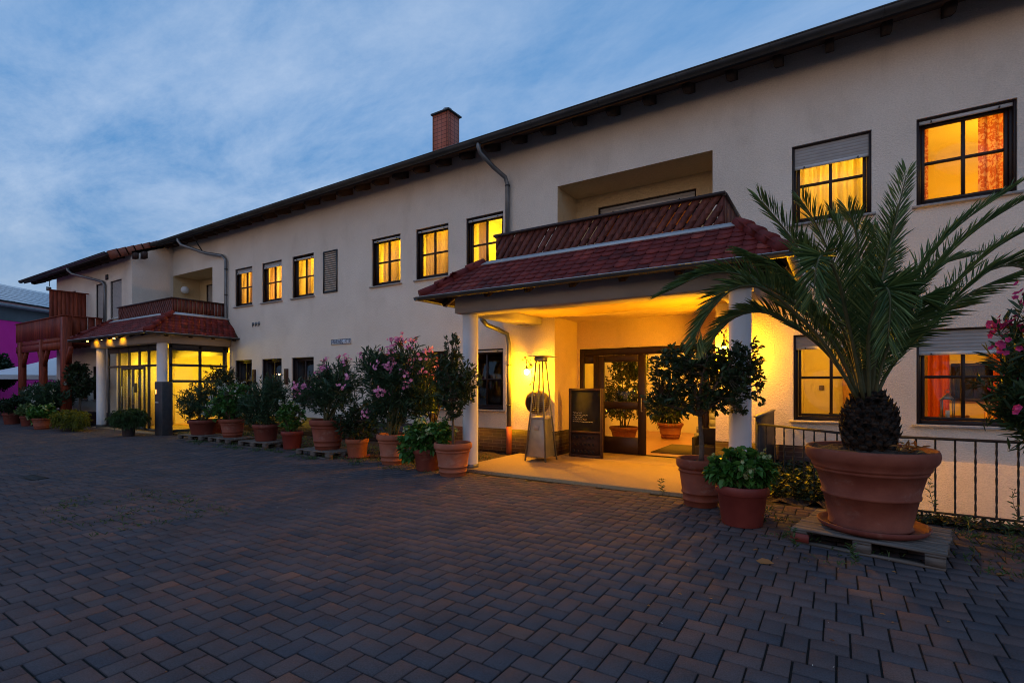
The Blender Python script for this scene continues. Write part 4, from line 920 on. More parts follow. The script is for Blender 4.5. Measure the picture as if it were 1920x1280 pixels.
# round drum on the wall
t = thing('wall_drum', 'dark round metal hose drum on the wall behind the patio heater', 'drum', (-5.5, WY, 1.2))
MB().lathe([(0, -.26), (.2, -.26), (.25, -.22), (.25, -.02), (.2, 0)], 28, (-5.48, WY, 1.2), 'y').build('drum', 'drum_metal', t, smooth=False)
MB().tube([(-5.62, WY-.27, 1.3), (-5.48, WY-.29, 1.36), (-5.34, WY-.27, 1.3)], .012, 8).build('handle', 'dark_metal', t)
# globe lamp in the side balcony
t = thing('globe_lamp', 'round white globe lamp on the yellow wall above the side porch balcony', 'lamp', (-22.1, 10.05, 5.3))
MB().sphere((-21.93, 10.05, 5.33), .15, 20, 14).build('globe', 'white_plastic', t, smooth=True); MB().tube([(-22.1, 10.05, 5.33), (-22.02, 10.05, 5.33)], .06, 12).build('mount', 'steel', t)
t = thing('floodlight', 'small grey floodlight hanging under the far left end of the eave', 'lamp', (-29.3, 7.9, 5.9))
MB().beam((-29.45, 7.9, 5.82), (-29.2, 7.85, 5.74), .16, .13).build('housing', 'grey_metal', t); MB().tube([(-29.33, 7.9, 5.9), (-29.33, 7.9, 6.2)], .015, 6).build('bracket', 'dark_metal', t)

# ---- street sign
t = thing('house_sign', 'blue and white enamel sign reading FAHRWEG on the rendered wall', 'sign', (-12.05, WY-.03, 2.73))
bevel(MB().box(-12.48, -11.62, WY-.025, WY-.002, 2.735, 2.885).build('plate', 'sign_face', t), .003, 1)
mb = MB()
for q in ((-12.48, -11.62, 2.735, 2.747), (-12.48, -11.62, 2.873, 2.885), (-12.48, -12.468, 2.747, 2.873), (-11.632, -11.62, 2.747, 2.873)): mb.box(q[0], q[1], WY-.028, WY-.0255, q[2], q[3])
mb.build('border', 'sign_blue', t)
cu = bpy.data.curves.new('lettering', 'FONT'); cu.body = 'FAHRWEG  N\u00b019'; cu.size = .155; cu.extrude = .001; cu.offset = .002; cu.align_x = 'CENTER'; cu.align_y = 'CENTER'
to = bpy.data.objects.new('tmp_text', cu); COL.objects.link(to); bpy.context.view_layer.update()
me = bpy.data.meshes.new_from_object(to.evaluated_get(bpy.context.evaluated_depsgraph_get())); bpy.data.objects.remove(to)
xs = [v.co.x for v in me.vertices]; wd = max(xs)-min(xs); k = .80/wd
me.transform(Matrix.Translation((-.0, -.0, .08)) @ Matrix.Rotation(R_(90), 4, 'X') @ Matrix.Scale(k, 4, (1, 0, 0))); me.name = 'lettering'
me.materials.clear(); me.materials.append(MT['sign_blue'])
lo = bpy.data.objects.new('lettering', me); COL.objects.link(lo); lo.parent = t; lo.location = (0, .0025, 0)

# ---- patio heater
hx, hy = -5.08, 9.03
t = thing('patio_heater', 'tall steel pyramid patio heater with glass tube on the porch', 'patio heater', (hx, hy, .045))
def frust(mb, x, y, z0, z1, w0, w1): 
    mb.add([(x+sx*w/2, y+sy*w/2, z) for z, w in ((z0, w0), (z1, w1)) for sx, sy in ((-1,-1),(1,-1),(1,1),(-1,1))], [(3,2,1,0),(4,5,6,7),(0,1,5,4),(1,2,6,5),(2,3,7,6),(3,0,4,7)])
wz = lambda z: .47 - (z-.05)*.165
mb = MB(); frust(mb, hx, hy, .13, .88, wz(.13)-.03, wz(.88)-.03); bevel(mb.build('gas_housing', 'steel', t), .006)
mb = MB(); mb.box(hx-.05, hx+.05, hy-.182, hy-.175, .66, .76); mb.build('badge', 'shutter', t)
for sx, sy in ((-1,-1),(1,-1),(1,1),(-1,1)):
    mb = MB(); mb.beam((hx+sx*wz(.05)/2, hy+sy*wz(.05)/2, .046), (hx+sx*wz(2.12)/2, hy+sy*wz(2.12)/2, 2.13), .028, .028); mb.build('post', 'grey_metal', t)
mb = MB(); frust(mb, hx, hy, .885, .93, wz(.9)+.0, wz(.95)-.01); mb.build('shelf', 'sill_stone', t)
mb = MB(); mb.lathe([(.055, .93), (.055, 2.05)], 20, (hx, hy, 0)); mb.build('glass_tube', 'glass', t, smooth=True)
mb = MB()
for k in range(26):
    z = .98+k*.042; w = wz(z)/2-.01
    for (a, b) in (((-1,-1),(1,-1)), ((1,-1),(1,1)), ((-1,1),(1,1)), ((-1,-1),(-1,1))): mb.tube([(hx+a[0]*w, hy+a[1]*w, z), (hx+b[0]*w, hy+b[1]*w, z)], .0018, 4, cap=False)
for (a, b) in (((-1,-1),(1,-1)), ((1,-1),(1,1)), ((-1,-1),(-1,1))):
    for q in (-.35, .35):
        p = lambda z: (hx+((a[0]+b[0])/2 + q*(b[0]-a[0])/2)*(wz(z)/2), hy+((a[1]+b[1])/2 + q*(b[1]-a[1])/2)*(wz(z)/2), z)
        mb.tube([p(.96), p(2.05)], .003, 4)
mb.build('guard_grille', 'steel', t)
mb = MB(); frust(mb, hx, hy, 2.14, 2.165, .52, .30); mb.box(hx-.1, hx+.1, hy-.1, hy+.1, 2.05, 2.14); mb.build('reflector_cap', 'steel', t)
frust(MB(), hx, hy, 0, 1, 1, 1)

# ---- menu board
bx_, by_ = -4.50, 9.86
t = thing('menu_board', 'rust brown standing menu board with chalk writing and a bottle rack base', 'menu board', (bx_, by_, .045))
x0, x1 = bx_-.35, bx_+.42
mb = MB(); mb.box(x0, x0+.05, by_-.03, by_+.03, .05, 1.50); mb.box(x1-.05, x1, by_-.03, by_+.03, .05, 1.50); mb.box(x0+.05, x1-.05, by_-.03, by_+.03, 1.45, 1.50); mb.box(x0+.05, x1-.05, by_-.03, by_+.03, .05, .1); mb.box(x0+.05, x1-.05, by_-.03, by_+.03, .56, .60)
bevel(mb.build('frame', 'rust_wood', t), .004, 1)
MB().box(x0+.05, x1-.05, by_-.006, by_+.01, .60, 1.45).build('board', 'chalkboard', t)
mb = MB(); mb.box(x0+.05, x1-.05, by_+.012, by_+.02, .1, .56)
for i in range(6):
    for j in range(3):
        cx_, cz_ = x0+.10+i*.09, .17+j*.15; mb.lathe([(.037, -.012), (.03, -.02), (.03, .0), (.037, .01)], 12, (cx_, by_, cz_), 'y')
mb.build('bottle_rack', 'rust_wood', t)
mb = MB()
for i in range(6):
    for j in range(3): mb.lathe([(0, -.0), (.029, -.0)], 12, (x0+.10+i*.09, by_-.002, .17+j*.15), 'y')
mb.build('rack_hole_shade', 'black_int', t)  # flat black discs: the dark inside the holes put in as colour
mb = MB(); r_ = random.Random(5)
for k, (wd, zz_) in enumerate(((.20, .98), (.33, .93), (.18, .885), (.30, .84), (.45, .795))):
    x = x0+.09
    while x < x0+.09+wd:
        L = r_.uniform(.02, .05); mb.tube([(x+L*q/5, by_-.009, zz_+r_.uniform(-.012, .014)+.006*k*0) for q in range(6)], .0032, 4); x += L+.012
mb.build('chalk_writing', 'chalk', t)

# ---- grey pillar by the side porch
t = thing('intercom_pillar', 'dark grey metal letterbox pillar with a small lit panel beside the side porch', 'pillar', (-17.72, 7.5, .0))
bevel(MB().box(-17.98, -17.48, 7.36, 7.66, .0, 1.66).build('body', 'pillar_grey', t), .01)
MB().box(-17.92, -17.86, 7.352, 7.36, 1.28, 1.42).build('lit_panel', 'led_small', t); MB().box(-17.94, -17.72, 7.352, 7.36, 1.0, 1.03).build('slot', 'shutter_rail', t)

# ---- railing beside the porch
FM = 'dark_metal'
t = thing('metal_railing', 'dark wrought iron railing along the light well, behind the palm pot', 'railing', (1.5, 7.66, 0))
A = Vector((-1.06, 8.87, 0)); C_ = Vector((.26, 7.66, 0)); E_ = Vector((7.5, 7.66, 0))
mb = MB()
for a, b in ((A, C_), (C_, E_)):
    mb.beam((a.x, a.y, .96), (b.x, b.y, .96), .042, .03)
mb.build('handrail', FM, t)
mb = MB()
for a, b in ((A, C_), (C_, E_)): mb.beam((a.x, a.y, .10), (b.x, b.y, .10), .03, .022)
mb.build('bottom_rail', FM, t)
def bars(a, b, st):
    L = (b-a).length; n_ = int(L/st)
    for k in range(n_+1):
        p = a.lerp(b, (k+.0)/n_); m = MB(); zs = np.linspace(.11, .95, 15); V = []
        for i, z in enumerate(zs):            # hammered, slightly twisted square bar
            tw = i*.9; w = .0085*(1+.12*math.sin(i*2.1))
            for q in range(4): ang = tw+q*math.pi/2; V.append((p.x+w*1.41*math.cos(ang), p.y+w*1.41*math.sin(ang), z))
        F = [(i*4+q, i*4+(q+1) % 4, (i+1)*4+(q+1) % 4, (i+1)*4+q) for i in range(14) for q in range(4)]
        m.add(V, F); m.build('bar', FM, t)
bars(A, C_, .175); bars(C_, Vector((3.6, 7.66, 0)), .168)
MB().box(A.x-.025, A.x+.025, A.y-.025, A.y+.025, -.02, 1.0).build('post', FM, t)
MB().box(C_.x-.025, C_.x+.025, C_.y-.025, C_.y+.025, -.02, 1.0).build('post', FM, t)
t = thing('side_screen', 'weathered dark metal screen panel between the porch column and the wall', 'screen', (-1.05, 9.2, 0))
MB().add([(-1.10, 8.9, .05), (-1.08, 8.9, .05), (-.90, 9.66, .05), (-.92, 9.66, .05), (-1.10, 8.9, 1.06), (-1.08, 8.9, 1.06), (-.90, 9.66, 1.14), (-.92, 9.66, 1.14)], [(0,3,2,1),(4,5,6,7),(0,1,5,4),(1,2,6,5),(2,3,7,6),(3,0,4,7)]).build('panel', FM, t)
MB().beam((-1.09, 8.85, 1.075), (-.91, 9.66, 1.155), .06, .025).build('cap_rail', 'grey_metal', t)

# ---- pallets
def pallet(loc, rz, label, sx=1.2, sy=.8, sc=1.):
    t = thing('pallet', label, 'pallet', loc, 'wooden pallets under the planters', rz)
    def part(n, mb): return mb.build(n, 'pallet_wood', t, offset=(0, 0, 0))
    n_ = 9; st = sy/n_
    for k in range(n_):
        y = -sy/2+k*st; z = .125+random.uniform(-.003, .003)
        m = MB().box(-sx/2+random.uniform(-.012, .012), sx/2+random.uniform(-.012, .012), y+.008, y+st-.006, z, z+.02); bevel(part('board', m), .004, 1)
    for y in (-sy/2, -.05, sy/2-.1): part('runner', MB().box(-sx/2, sx/2, y, y+.1, .0, .02))
    for x in (-sx/2, -.07, sx/2-.14):
        part('crossboard', MB().box(x, x+.14, -sy/2, sy/2, .102, .123))
        for y in (-sy/2, -.05, sy/2-.1): part('block', MB().box(x, x+.14, y+.002, y+.098, .021, .101))
    return t

# ------------------------------------------------------------------ planters
def pot_profile(R, h, style='classic'):
    if style == 'classic':
        return [(0, 0), (.66*R, 0), (.67*R, .01*h), (.70*R, .115*h), (.735*R, .120*h), (.742*R, .135*h), (.735*R, .15*h), (.705*R, .155*h), (.75*R, .27*h), (.785*R, .275*h), (.79*R, .29*h), (.785*R, .302*h), (.757*R, .307*h), (.86*R, .70*h), (.862*R, .715*h), (.905*R, .722*h), (.915*R, .74*h), (.905*R, .757*h), (.875*R, .765*h), (.88*R, .79*h),
                (.93*R, .80*h), (.985*R, .83*h), (R, .87*h), (R, .93*h), (.985*R, .975*h), (.955*R, h), (.92*R, .995*h), (.90*R, .97*h), (.87*R, .84*h), (0, .84*h)]
    if style == 'big':
        return [(0, 0), (.60*R, 0), (.615*R, .02*h), (.64*R, .03*h), (.635*R, .055*h), (.618*R, .06*h), (.715*R, .40*h), (.74*R, .405*h), (.752*R, .42*h), (.748*R, .44*h), (.728*R, .447*h), (.825*R, .70*h), (.85*R, .705*h), (.862*R, .722*h), (.858*R, .738*h), (.85*R, .745*h), (.885*R, .75*h), (.90*R, .775*h), (.895*R, .79*h), (.96*R, .84*h),
                (.99*R, .88*h), (R, .93*h), (.995*R, .97*h), (.975*R, h), (.95*R, .995*h), (.93*R, .97*h), (.90*R, .93*h), (0, .93*h)]
    return [(0, 0), (.74*R, 0), (.76*R, .02*h), (.91*R, .76*h), (.95*R, .775*h), (R, .79*h), (R, .93*h), (.985*R, .985*h), (.95*R, h), (.91*R, .99*h), (.89*R, .85*h), (0, .85*h)]
def add_pot(t, R, h, style, m, soil_z=None):
    MB().lathe(pot_profile(R, h, style), 40).build('pot', m, t, smooth=True, offset=(0, 0, 0))
    z = soil_z or h*(.95 if style == 'big' else .87)
    b = MB(); k = 14; rr = np.random.default_rng(int(R*1000)); V = [(0, 0, z+.05*R)]
    for i in range(1, 8):
        for q in range(36): a = 2*math.pi*q/36; r = .91*R*i/7; V.append((r*math.cos(a), r*math.sin(a), z+.05*R*(1-i/7)+rr.normal(0, .012*R*2)))
    F = [(0, 1+q, 1+(q+1) % 36) for q in range(36)] + [(1+i*36+q, 1+(i+1)*36+q, 1+(i+1)*36+(q+1) % 36, 1+i*36+(q+1) % 36) for i in range(6) for q in range(36)]
    b.add(V, F).build('soil', 'soil', t, smooth=True, offset=(0, 0, 0)); return z
def plant(t, z0, lobes, ntwig, nleaf, ll, lw, lm, seed, stem='bark', stems=6, twig=.3, spread=.1, trunk=None, droop=.1, flowers=None, nfl=0, up=.5, ang=1.0, fold=.2, fshell=.8, flsize=1.):
    """lobes: ellipsoids (x, y, z, rx, ry, rz) the twig tips fill; stems run from the soil (or trunk top) to them"""
    r = np.random.default_rng(seed); st = MB(); lf = MB()
    vol = np.array([l[3]*l[4]*l[5] for l in lobes])**.75; pk = r.choice(len(lobes), ntwig, p=vol/vol.sum())
    L = np.array(lobes)[pk]; d = r.normal(size=(ntwig, 3)); d /= np.linalg.norm(d, axis=1, keepdims=True)
    rad = r.uniform(.25, 1.08, ntwig)**.55; tips = L[:, :3] + d*L[:, 3:]*rad[:, None]
    top = np.array([0, 0, z0])
    if trunk:
        th, tr, bend = trunk; pts = [(bend*math.sin(k*.9)*.5, bend*math.cos(k*1.3)*.3, z0-.02+(th-z0)*k/5) for k in range(6)]
        st.tube(pts, [tr*(1.15-.4*k/5) for k in range(6)], 10); top = np.array(pts[-1])
    base_n = stems; roots = [top + np.array([math.cos(a)*spread*r.uniform(.2, 1), math.sin(a)*spread*r.uniform(.2, 1), 0]) if not trunk else top for a in r.uniform(0, 6.28, base_n)]
    # main stems reach toward spaced tips
    order = r.choice(ntwig, min(base_n, ntwig), replace=False); mains = []
    for k, i in enumerate(order):
        a = roots[k]; b = tips[i]*.8 + np.array([L[i, 0], L[i, 1], L[i, 2]])*.2; m_ = (a+b)/2 + np.array([0, 0, .12*np.linalg.norm(b-a)]) + r.normal(0, .03, 3)
        pts = [a*(1-t)**2 + 2*m_*t*(1-t) + b*t*t for t in np.linspace(0, 1, 7)]; mains.append(pts)
        st.tube([tuple(p) for p in pts], [.016*(1-.75*q/6)*(1.5 if trunk else 1)+.002 for q in range(7)], 6)
    mp_ = np.array([p for pts in mains for p in pts[2:]])
    P = []; D = []; LL = []
    for i in range(ntwig):
        j = np.argmin(((mp_-tips[i])**2).sum(1)); s = mp_[j]; v = tips[i]-s; ln = np.linalg.norm(v)
        if ln > .05: 
            m_ = (s+tips[i])/2 + np.array([0, 0, -.08*ln]); pts = [s*(1-t)**2+2*m_*t*(1-t)+tips[i]*t*t for t in np.linspace(0, 1, 4)]
            st.tube([tuple(p) for p in pts], [.006, .005, .004, .0025], 4, cap=False)
        ax = tips[i] - L[i, :3]; ax /= max(np.linalg.norm(ax), 1e-3); ax = ax*(1-up) + np.array([0, 0, 1])*up + r.normal(0, .25, 3); ax /= np.linalg.norm(ax)
        tq = r.uniform(-1, .15, nleaf); pos = tips[i] + ax*twig*tq[:, None]; q = r.normal(size=(nleaf, 3)); q -= ax*(q@ax)[:, None]; q /= np.maximum(np.linalg.norm(q, axis=1, keepdims=True), 1e-3)
        D.append(ax*.75 + q*ang*r.uniform(.5, 1.2, nleaf)[:, None]); P.append(pos); LL.append(ll*r.uniform(.6, 1.15, nleaf))
    P = np.concatenate(P); D = np.concatenate(D); LL = np.concatenate(LL)
    lf.leaves(P, D, LL, LL*lw, r, fold, droop)
    st.build('stems' if not trunk else 'trunk', stem, t, offset=(0, 0, 0)); lf.build('foliage', lm, t, offset=(0, 0, 0))
    if flowers and nfl:
        fm = MB(); sc = rad*(.6+.4*(d[:, 2] > -.2)); cand = np.where(rad > fshell)[0]; wgt = np.exp(1.6*d[cand, 2] - 1.2*d[cand, 1] + .8*(L[cand, 2]-L[:, 2].mean())); sel = r.choice(cand, min(nfl, len(cand)), replace=False, p=wgt/wgt.sum())
        for i in sel:
            nf = r.integers(7, 15); o = tips[i] + d[i]*.05 + np.array([0, 0, .02])
            for _ in range(nf):
                c = o + r.normal(0, .034, 3)*flsize; nrm = d[i]*.6 + r.normal(0, .5, 3); nrm /= np.linalg.norm(nrm); u = np.cross(nrm, [0, 0, 1.]); u /= max(np.linalg.norm(u), 1e-3); v = np.cross(nrm, u)
                a = np.arange(5)*1.2566 + r.uniform(0, 6); dd = np.cos(a)[:, None]*u + np.sin(a)[:, None]*v + nrm*.35
                fm.leaves(np.repeat(c[None], 5, 0), dd, .027*flsize, .024*flsize, r, .1, up=nrm)
        fm.build('blossoms', flowers, t, offset=(0, 0, 0))
def jig(x): return x
# the big palm
random.seed(11)
pallet((.29, 6.27, 0), R_(-11), 'weathered grey pallet under the giant palm pot', 1.2, 1.06)
bp_ = MB(); c_, s_ = math.cos(R_(-11)), math.sin(R_(-11)); x, y = -.585, -.47
q = MB().box(-.008, .16, -.012, .0, .02, .1); q.v[0] = np.array([(.29+c_*(x+v[0]-.01)-s_*(-.53+v[1]), 6.27+s_*(x+v[0]-.01)+c_*(-.53+v[1]), v[2]) for v in q.v[0]])
pl_ = [o for o in bpy.data.objects if o.name.startswith('pallet')][0]; 
qo = q.build('red_block_paint', 'red_plastic', None, offset=(.29, 6.27, 0)); qo.parent = pl_; qo.rotation_euler = (0, 0, R_(11))
PX, PY, PZ = .27, 6.24, .146
solo('saucer', MB().lathe([(0, 0), (.40, 0), (.455, .03), (.475, .07), (.462, .075), (.44, .035), (.39, .016), (0, .016)], 48, (PX+.02, PY, PZ)), 'terracotta_dark', 'wide terracotta saucer under the giant palm pot', 'saucer', (PX+.02, PY, PZ), smooth=True)
t = thing('potted_palm', 'large date palm with arching fronds and bulbous scaly trunk in a giant terracotta pot', 'palm', (PX, PY, PZ+.018))
add_pot(t, .56, .80, 'big', 'terracotta')
Z0 = PZ+.018
mb = MB(); rr = np.random.default_rng(5); prof = []
for k in range(15):
    f = k/14; z = .74+f*.60; r = .215*math.sin(min(1, f*1.25+.35)*math.pi*.62)**.8 + .02
    prof.append((max(.06, (.13+.095*math.sin(math.pi*(f*.9+.12)))*(1 if f < .75 else 1-(f-.75)*1.5)), z))
mb.lathe(prof, 24); tr_ = mb.build('trunk', 'palm_bark', t, smooth=True, offset=(0, 0, 0))
P = []; D = []; LL = []
sc = MB()
for row in range(15):
    f = row/14; z = .76+f*.55; rd = np.interp(z, [p[1] for p in prof], [p[0] for p in prof])
    for q in range(15):
        a = 2*math.pi*(q+.5*(row % 2)+rr.uniform(-.15, .15))/15; c = np.array([rd*math.cos(a), rd*math.sin(a), z]); out = np.array([math.cos(a), math.sin(a), 0]); tg = np.array([-math.sin(a), math.cos(a), 0])
        w = rr.uniform(.035, .05); h = rr.uniform(.05, .085); o_ = out*rr.uniform(.025, .05)
        V = [c-tg*w, c+tg*w, c+tg*w*.6+o_+[0, 0, h*.7], c-tg*w*.6+o_+[0, 0, h*.7], c+o_*1.1+[0, 0, h], c-tg*w*.5+o_*.6-[0, 0, .01], c+tg*w*.5+o_*.6-[0, 0, .01]]
        sc.add(V, [(0, 1, 2, 3), (3, 2, 4), (5, 6, 1, 0), (5, 3, 2, 6), (0, 3, 5), (1, 6, 2)])
sc.build('leaf_bases', 'palm_bark', tr_, offset=(0, 0, 0))
FR = [
  [(0.09, 6.05, 2.02), (-0.13, 5.85, 2.54), (-0.37, 5.64, 3.0), (-0.63, 5.42, 3.38)],
  [(0.14, 6.26, 2.14), (0.02, 6.25, 2.64), (-0.14, 6.14, 3.14), (-0.3, 5.98, 3.46)],
  [(0.32, 6.32, 2.24), (0.41, 6.44, 2.79), (0.5, 6.44, 3.27), (0.59, 6.44, 3.72)],
  [(0.3, 6.49, 2.15), (0.38, 6.66, 2.61), (0.46, 6.76, 3.02), (0.54, 6.76, 3.36)],
  [(0.41, 6.31, 2.13), (0.67, 6.42, 2.55), (1.14, 6.61, 3.1), (1.78, 6.84, 3.53)],
  [(0.41, 6.44, 2.03), (0.79, 6.74, 2.37), (1.33, 7.03, 2.96), (1.89, 7.27, 3.31)],
  [(0.45, 6.34, 1.76), (0.77, 6.55, 2.18), (1.25, 6.8, 2.71), (1.59, 6.95, 2.72), (1.86, 7.07, 2.43)],
  [(-0.04, 5.91, 2.01), (-0.4, 5.68, 2.43), (-0.8, 5.43, 2.67), (-1.1, 5.23, 2.67), (-1.41, 5.03, 2.5)],
  [(-0.09, 5.82, 1.96), (-0.35, 5.6, 2.29), (-0.6, 5.37, 2.51), (-0.85, 5.16, 2.48), (-1.06, 5.02, 2.2), (-1.12, 4.98, 2.0)],
  [(-0.05, 6.09, 1.86), (-0.32, 5.97, 2.14), (-0.64, 5.76, 2.33), (-0.92, 5.59, 2.25), (-1.13, 5.45, 1.95)],
  [(0.05, 6.32, 2.04), (-0.24, 6.26, 2.5), (-0.53, 6.13, 2.85), (-0.87, 5.97, 3.05)],
  [(0.25, 5.8, 2.09), (0.34, 5.56, 2.42), (0.38, 5.41, 2.33), (0.36, 5.33, 1.96)],
  [(0.14, 6.5, 2.27), (0.1, 6.71, 2.77), (0.05, 6.8, 3.21), (-0.05, 6.79, 3.52)],
  [(0.21, 6.43, 2.26), (0.19, 6.53, 2.84), (0.17, 6.52, 3.18), (0.09, 6.41, 3.42)],
  [(0.26, 6.58, 2.27), (0.35, 6.87, 2.77), (0.4, 7.03, 3.15), (0.36, 7.12, 3.39)],
  [(0.39, 6.78, 2.06), (0.67, 7.31, 2.57), (1.0, 7.7, 2.97), (1.35, 8.11, 3.13)],
  [(0.05, 6.56, 1.94), (-0.21, 6.76, 2.39), (-0.53, 6.78, 2.73), (-0.81, 6.72, 2.81)],
  [(0.08, 5.75, 2.2), (0.0, 5.52, 2.57), (-0.1, 5.28, 2.73), (-0.15, 5.07, 2.6), (-0.17, 5.0, 2.32)],
  [(0.39, 6.07, 1.9), (0.54, 5.93, 2.19), (0.6, 5.79, 2.36), (0.63, 5.69, 2.34)],
  [(0.14, 6.26, 2.03), (-0.05, 6.26, 2.48), (-0.24, 6.2, 2.94), (-0.38, 6.11, 3.11)],
  [(0.40, 6.5, 1.9), (0.75, 6.9, 2.25), (1.25, 7.25, 2.6), (1.75, 7.5, 2.85)],
  [(0.36, 6.30, 2.12), (0.56, 6.40, 2.52), (0.95, 6.55, 3.10), (1.45, 6.72, 3.50)],
]
def cr(p, t):
    n_ = len(p)-1; k = min(int(t*n_), n_-1); f = t*n_-k; P0 = p[max(k-1, 0)]; P1 = p[k]; P2 = p[k+1]; P3 = p[min(k+2, n_)]
    return .5*((2*P1)+(-P0+P2)*f+(2*P0-5*P1+4*P2-P3)*f*f+(-P0+3*P1-3*P2+P3)*f**3)
for q, pts in enumerate(FR):
    o = np.array([PX, PY, Z0]); ctl = [np.array([PX+(pts[0][0]-PX)*.25, PY+(pts[0][1]-PY)*.25, 1.42])] + [np.array(p) for p in pts]
    ctl = [c-o for c in ctl]
    S = [cr(ctl, t) for t in np.linspace(0, 1, 40)]
    st = MB(); st.tube([tuple(p) for p in S[::2]], [.017*(1-k/20)**.8+.0025 for k in range(20)], 6)
    P = []; D = []; LL = []
    side0 = None
    for k in range(250):
        tt = .12+.88*k/249; p = cr(ctl, tt); tg = cr(ctl, min(tt+.02, 1))-cr(ctl, max(tt-.02, 0)); tg /= np.linalg.norm(tg)
        ref = np.array([0, 0, 1.]) if abs(tg[2]) < .93 else np.array([math.cos(q), math.sin(q), 0])
        sd = np.cross(tg, ref); sd /= np.linalg.norm(sd)
        if side0 is not None and sd@side0 < 0: sd = -sd
        side0 = sd; upv = np.cross(sd, tg)
        s = 1 if k % 2 else -1
        prof_ = min(1, (tt-.08)*5)*(1-.5*tt**3)
        P.append(p); a = R_(52-26*tt)+rr.normal(0, .07)
        D.append(tg*math.cos(a) + sd*s*math.sin(a)*.9 + upv*(.42+rr.normal(0, .12))*math.sin(a)); LL.append(.38*prof_*rr.uniform(.85, 1.1))
    lf = MB(); lf.leaves(P, D, np.array(LL), .009+np.array(LL)*.008, rr, .35, droop=.10)
    fo = lf.build('frond', 'palm_leaf', t, offset=(0, 0, 0)); st.build('leaf_stalk', 'stem_green', fo, offset=(0, 0, 0))
# dry leaves lying on the soil beside the trunk
mb = MB(); n_ = 40; mb.leaves(np.stack([rr.uniform(.1, .42, n_), rr.uniform(-.3, .15, n_), np.full(n_, .79)+rr.uniform(0, .06, n_)], 1), rr.normal(size=(n_, 3))*[1, 1, .4], .09, .03, rr)
mb.build('dry_leaves', 'dry_leaf', t, offset=(0, 0, 0))

ROW = 'terracotta planters along the facade'
def potted(name, label, cat, x, y, R, h, style, pm, z=0, group=ROW, grow=1., **kw):
    kw['lobes'] = [(l[0]*grow, l[1], l[2], l[3]*grow, l[4]*grow, l[5]*(1+(grow-1)*.6)) for l in kw['lobes']]; kw['ntwig'] = int(kw['ntwig']*grow**1.6)
    t = thing(name, label, cat, (x, y, z), group); zs = add_pot(t, R, h, style, pm)
    plant(t, zs, **kw); return t
OL = dict(ll=.15, lw=.16, droop=.12, up=.55, ang=.75, twig=.26, stem='stem_green')
# 1 leafy shrub left end, 1b laurel behind
pallet((-15.4, 7.55, 0), R_(3), 'low pallet under the leafy shrub nearest the intercom pillar', 1.2, .8)
potted('potted_shrub', 'broad dark green shrub in a red pot on a pallet, nearest the intercom pillar', 'plant', -15.4, 7.55, .40, .42, 'plain', 'terracotta_dark', .146, lobes=[(0, 0, 1.0, .62, .55, .45), (-.45, -.1, .85, .45, .4, .35), (.3, .1, 1.2, .45, .4, .4)], ntwig=230, nleaf=14, lm='oleander_leaf', seed=1, grow=1.15, stems=9, **{**OL, 'lw': .2, 'll': .13})
potted('potted_laurel', 'dark rounded laurel standing behind the leafy shrub by the side porch', 'plant', -16.0, 8.3, .26, .42, 'plain', 'terracotta_dark', 0, lobes=[(0.1, 0, 1.85, .55, .4, .32), (.5, 0, 1.65, .4, .35, .3)], ntwig=150, nleaf=11, ll=.09, lw=.4, lm='dark_leaf', seed=2, trunk=(1.35, .025, .03), twig=.16, up=.35)
# 2 pale hydrangea-like
pallet((-13.95, 7.6, 0), R_(-3), 'low pallet under the pale flowering shrub', 1.1, .8)
potted('potted_hydrangea', 'pale green shrub with whitish flowers in a ribbed terracotta pot on a pallet', 'plant', -13.95, 7.6, .34, .50, 'classic', 'terracotta', .146, lobes=[(0, 0, .95, .5, .42, .38), (-.3, -.1, .75, .35, .35, .3), (.1, 0, 1.2, .35, .3, .3)], ntwig=170, nleaf=11, ll=.11, lw=.5, lm='hydrangea_leaf', seed=3, grow=1.22, stems=9, twig=.12, droop=.25, up=.35, flowers='white_petal', nfl=20, flsize=.8)
# 3 dark oleander
pallet((-12.35, 7.58, 0), R_(4), 'low pallet under the dark oleander without flowers', 1.1, .8)
potted('potted_oleander', 'dense dark oleander without flowers in a red brown pot', 'plant', -12.35, 7.58, .32, .42, 'plain', 'terracotta_dark', .146, lobes=[(0, 0, 1.0, .55, .45, .5), (.35, 0, 1.25, .35, .35, .35), (-.3, -.05, .8, .4, .35, .35)], ntwig=230, nleaf=15, lm='oleander_leaf', seed=4, grow=1.2, stems=12, **OL)
# 4 light green
potted('potted_geranium', 'small light green leafy plant in a red pot standing on the paving', 'plant', -11.3, 7.62, .26, .44, 'plain', 'red_plastic', 0, lobes=[(0, 0, .75, .33, .3, .28), (-.05, -.05, .95, .22, .22, .2)], ntwig=110, nleaf=10, ll=.085, lw=.55, lm='hydrangea_leaf', seed=5, grow=1.2, stems=7, twig=.1, droop=.2, up=.4, flowers='white_petal', nfl=6)
# 5 pink oleander on pallet
pallet((-9.6, 7.35, 0), R_(-2), 'low pallet under the pink oleander in the tall ribbed pot', 1.2, .8)
potted('potted_oleander', 'tall loose oleander with pink flowers in a large pot, below the street sign', 'plant', -9.6, 7.35, .39, .66, 'classic', 'terracotta', .146, lobes=[(0, 0, 1.35, .62, .5, .45), (-.45, 0, 1.2, .45, .4, .4), (.5, 0, 1.45, .55, .4, .42), (.15, .1, 1.7, .4, .35, .3)], ntwig=260, nleaf=15, lm='oleander_leaf', seed=6, grow=1.1, stems=18, flowers='pink_petal', nfl=15, fshell=.85, flsize=1.4, **OL)
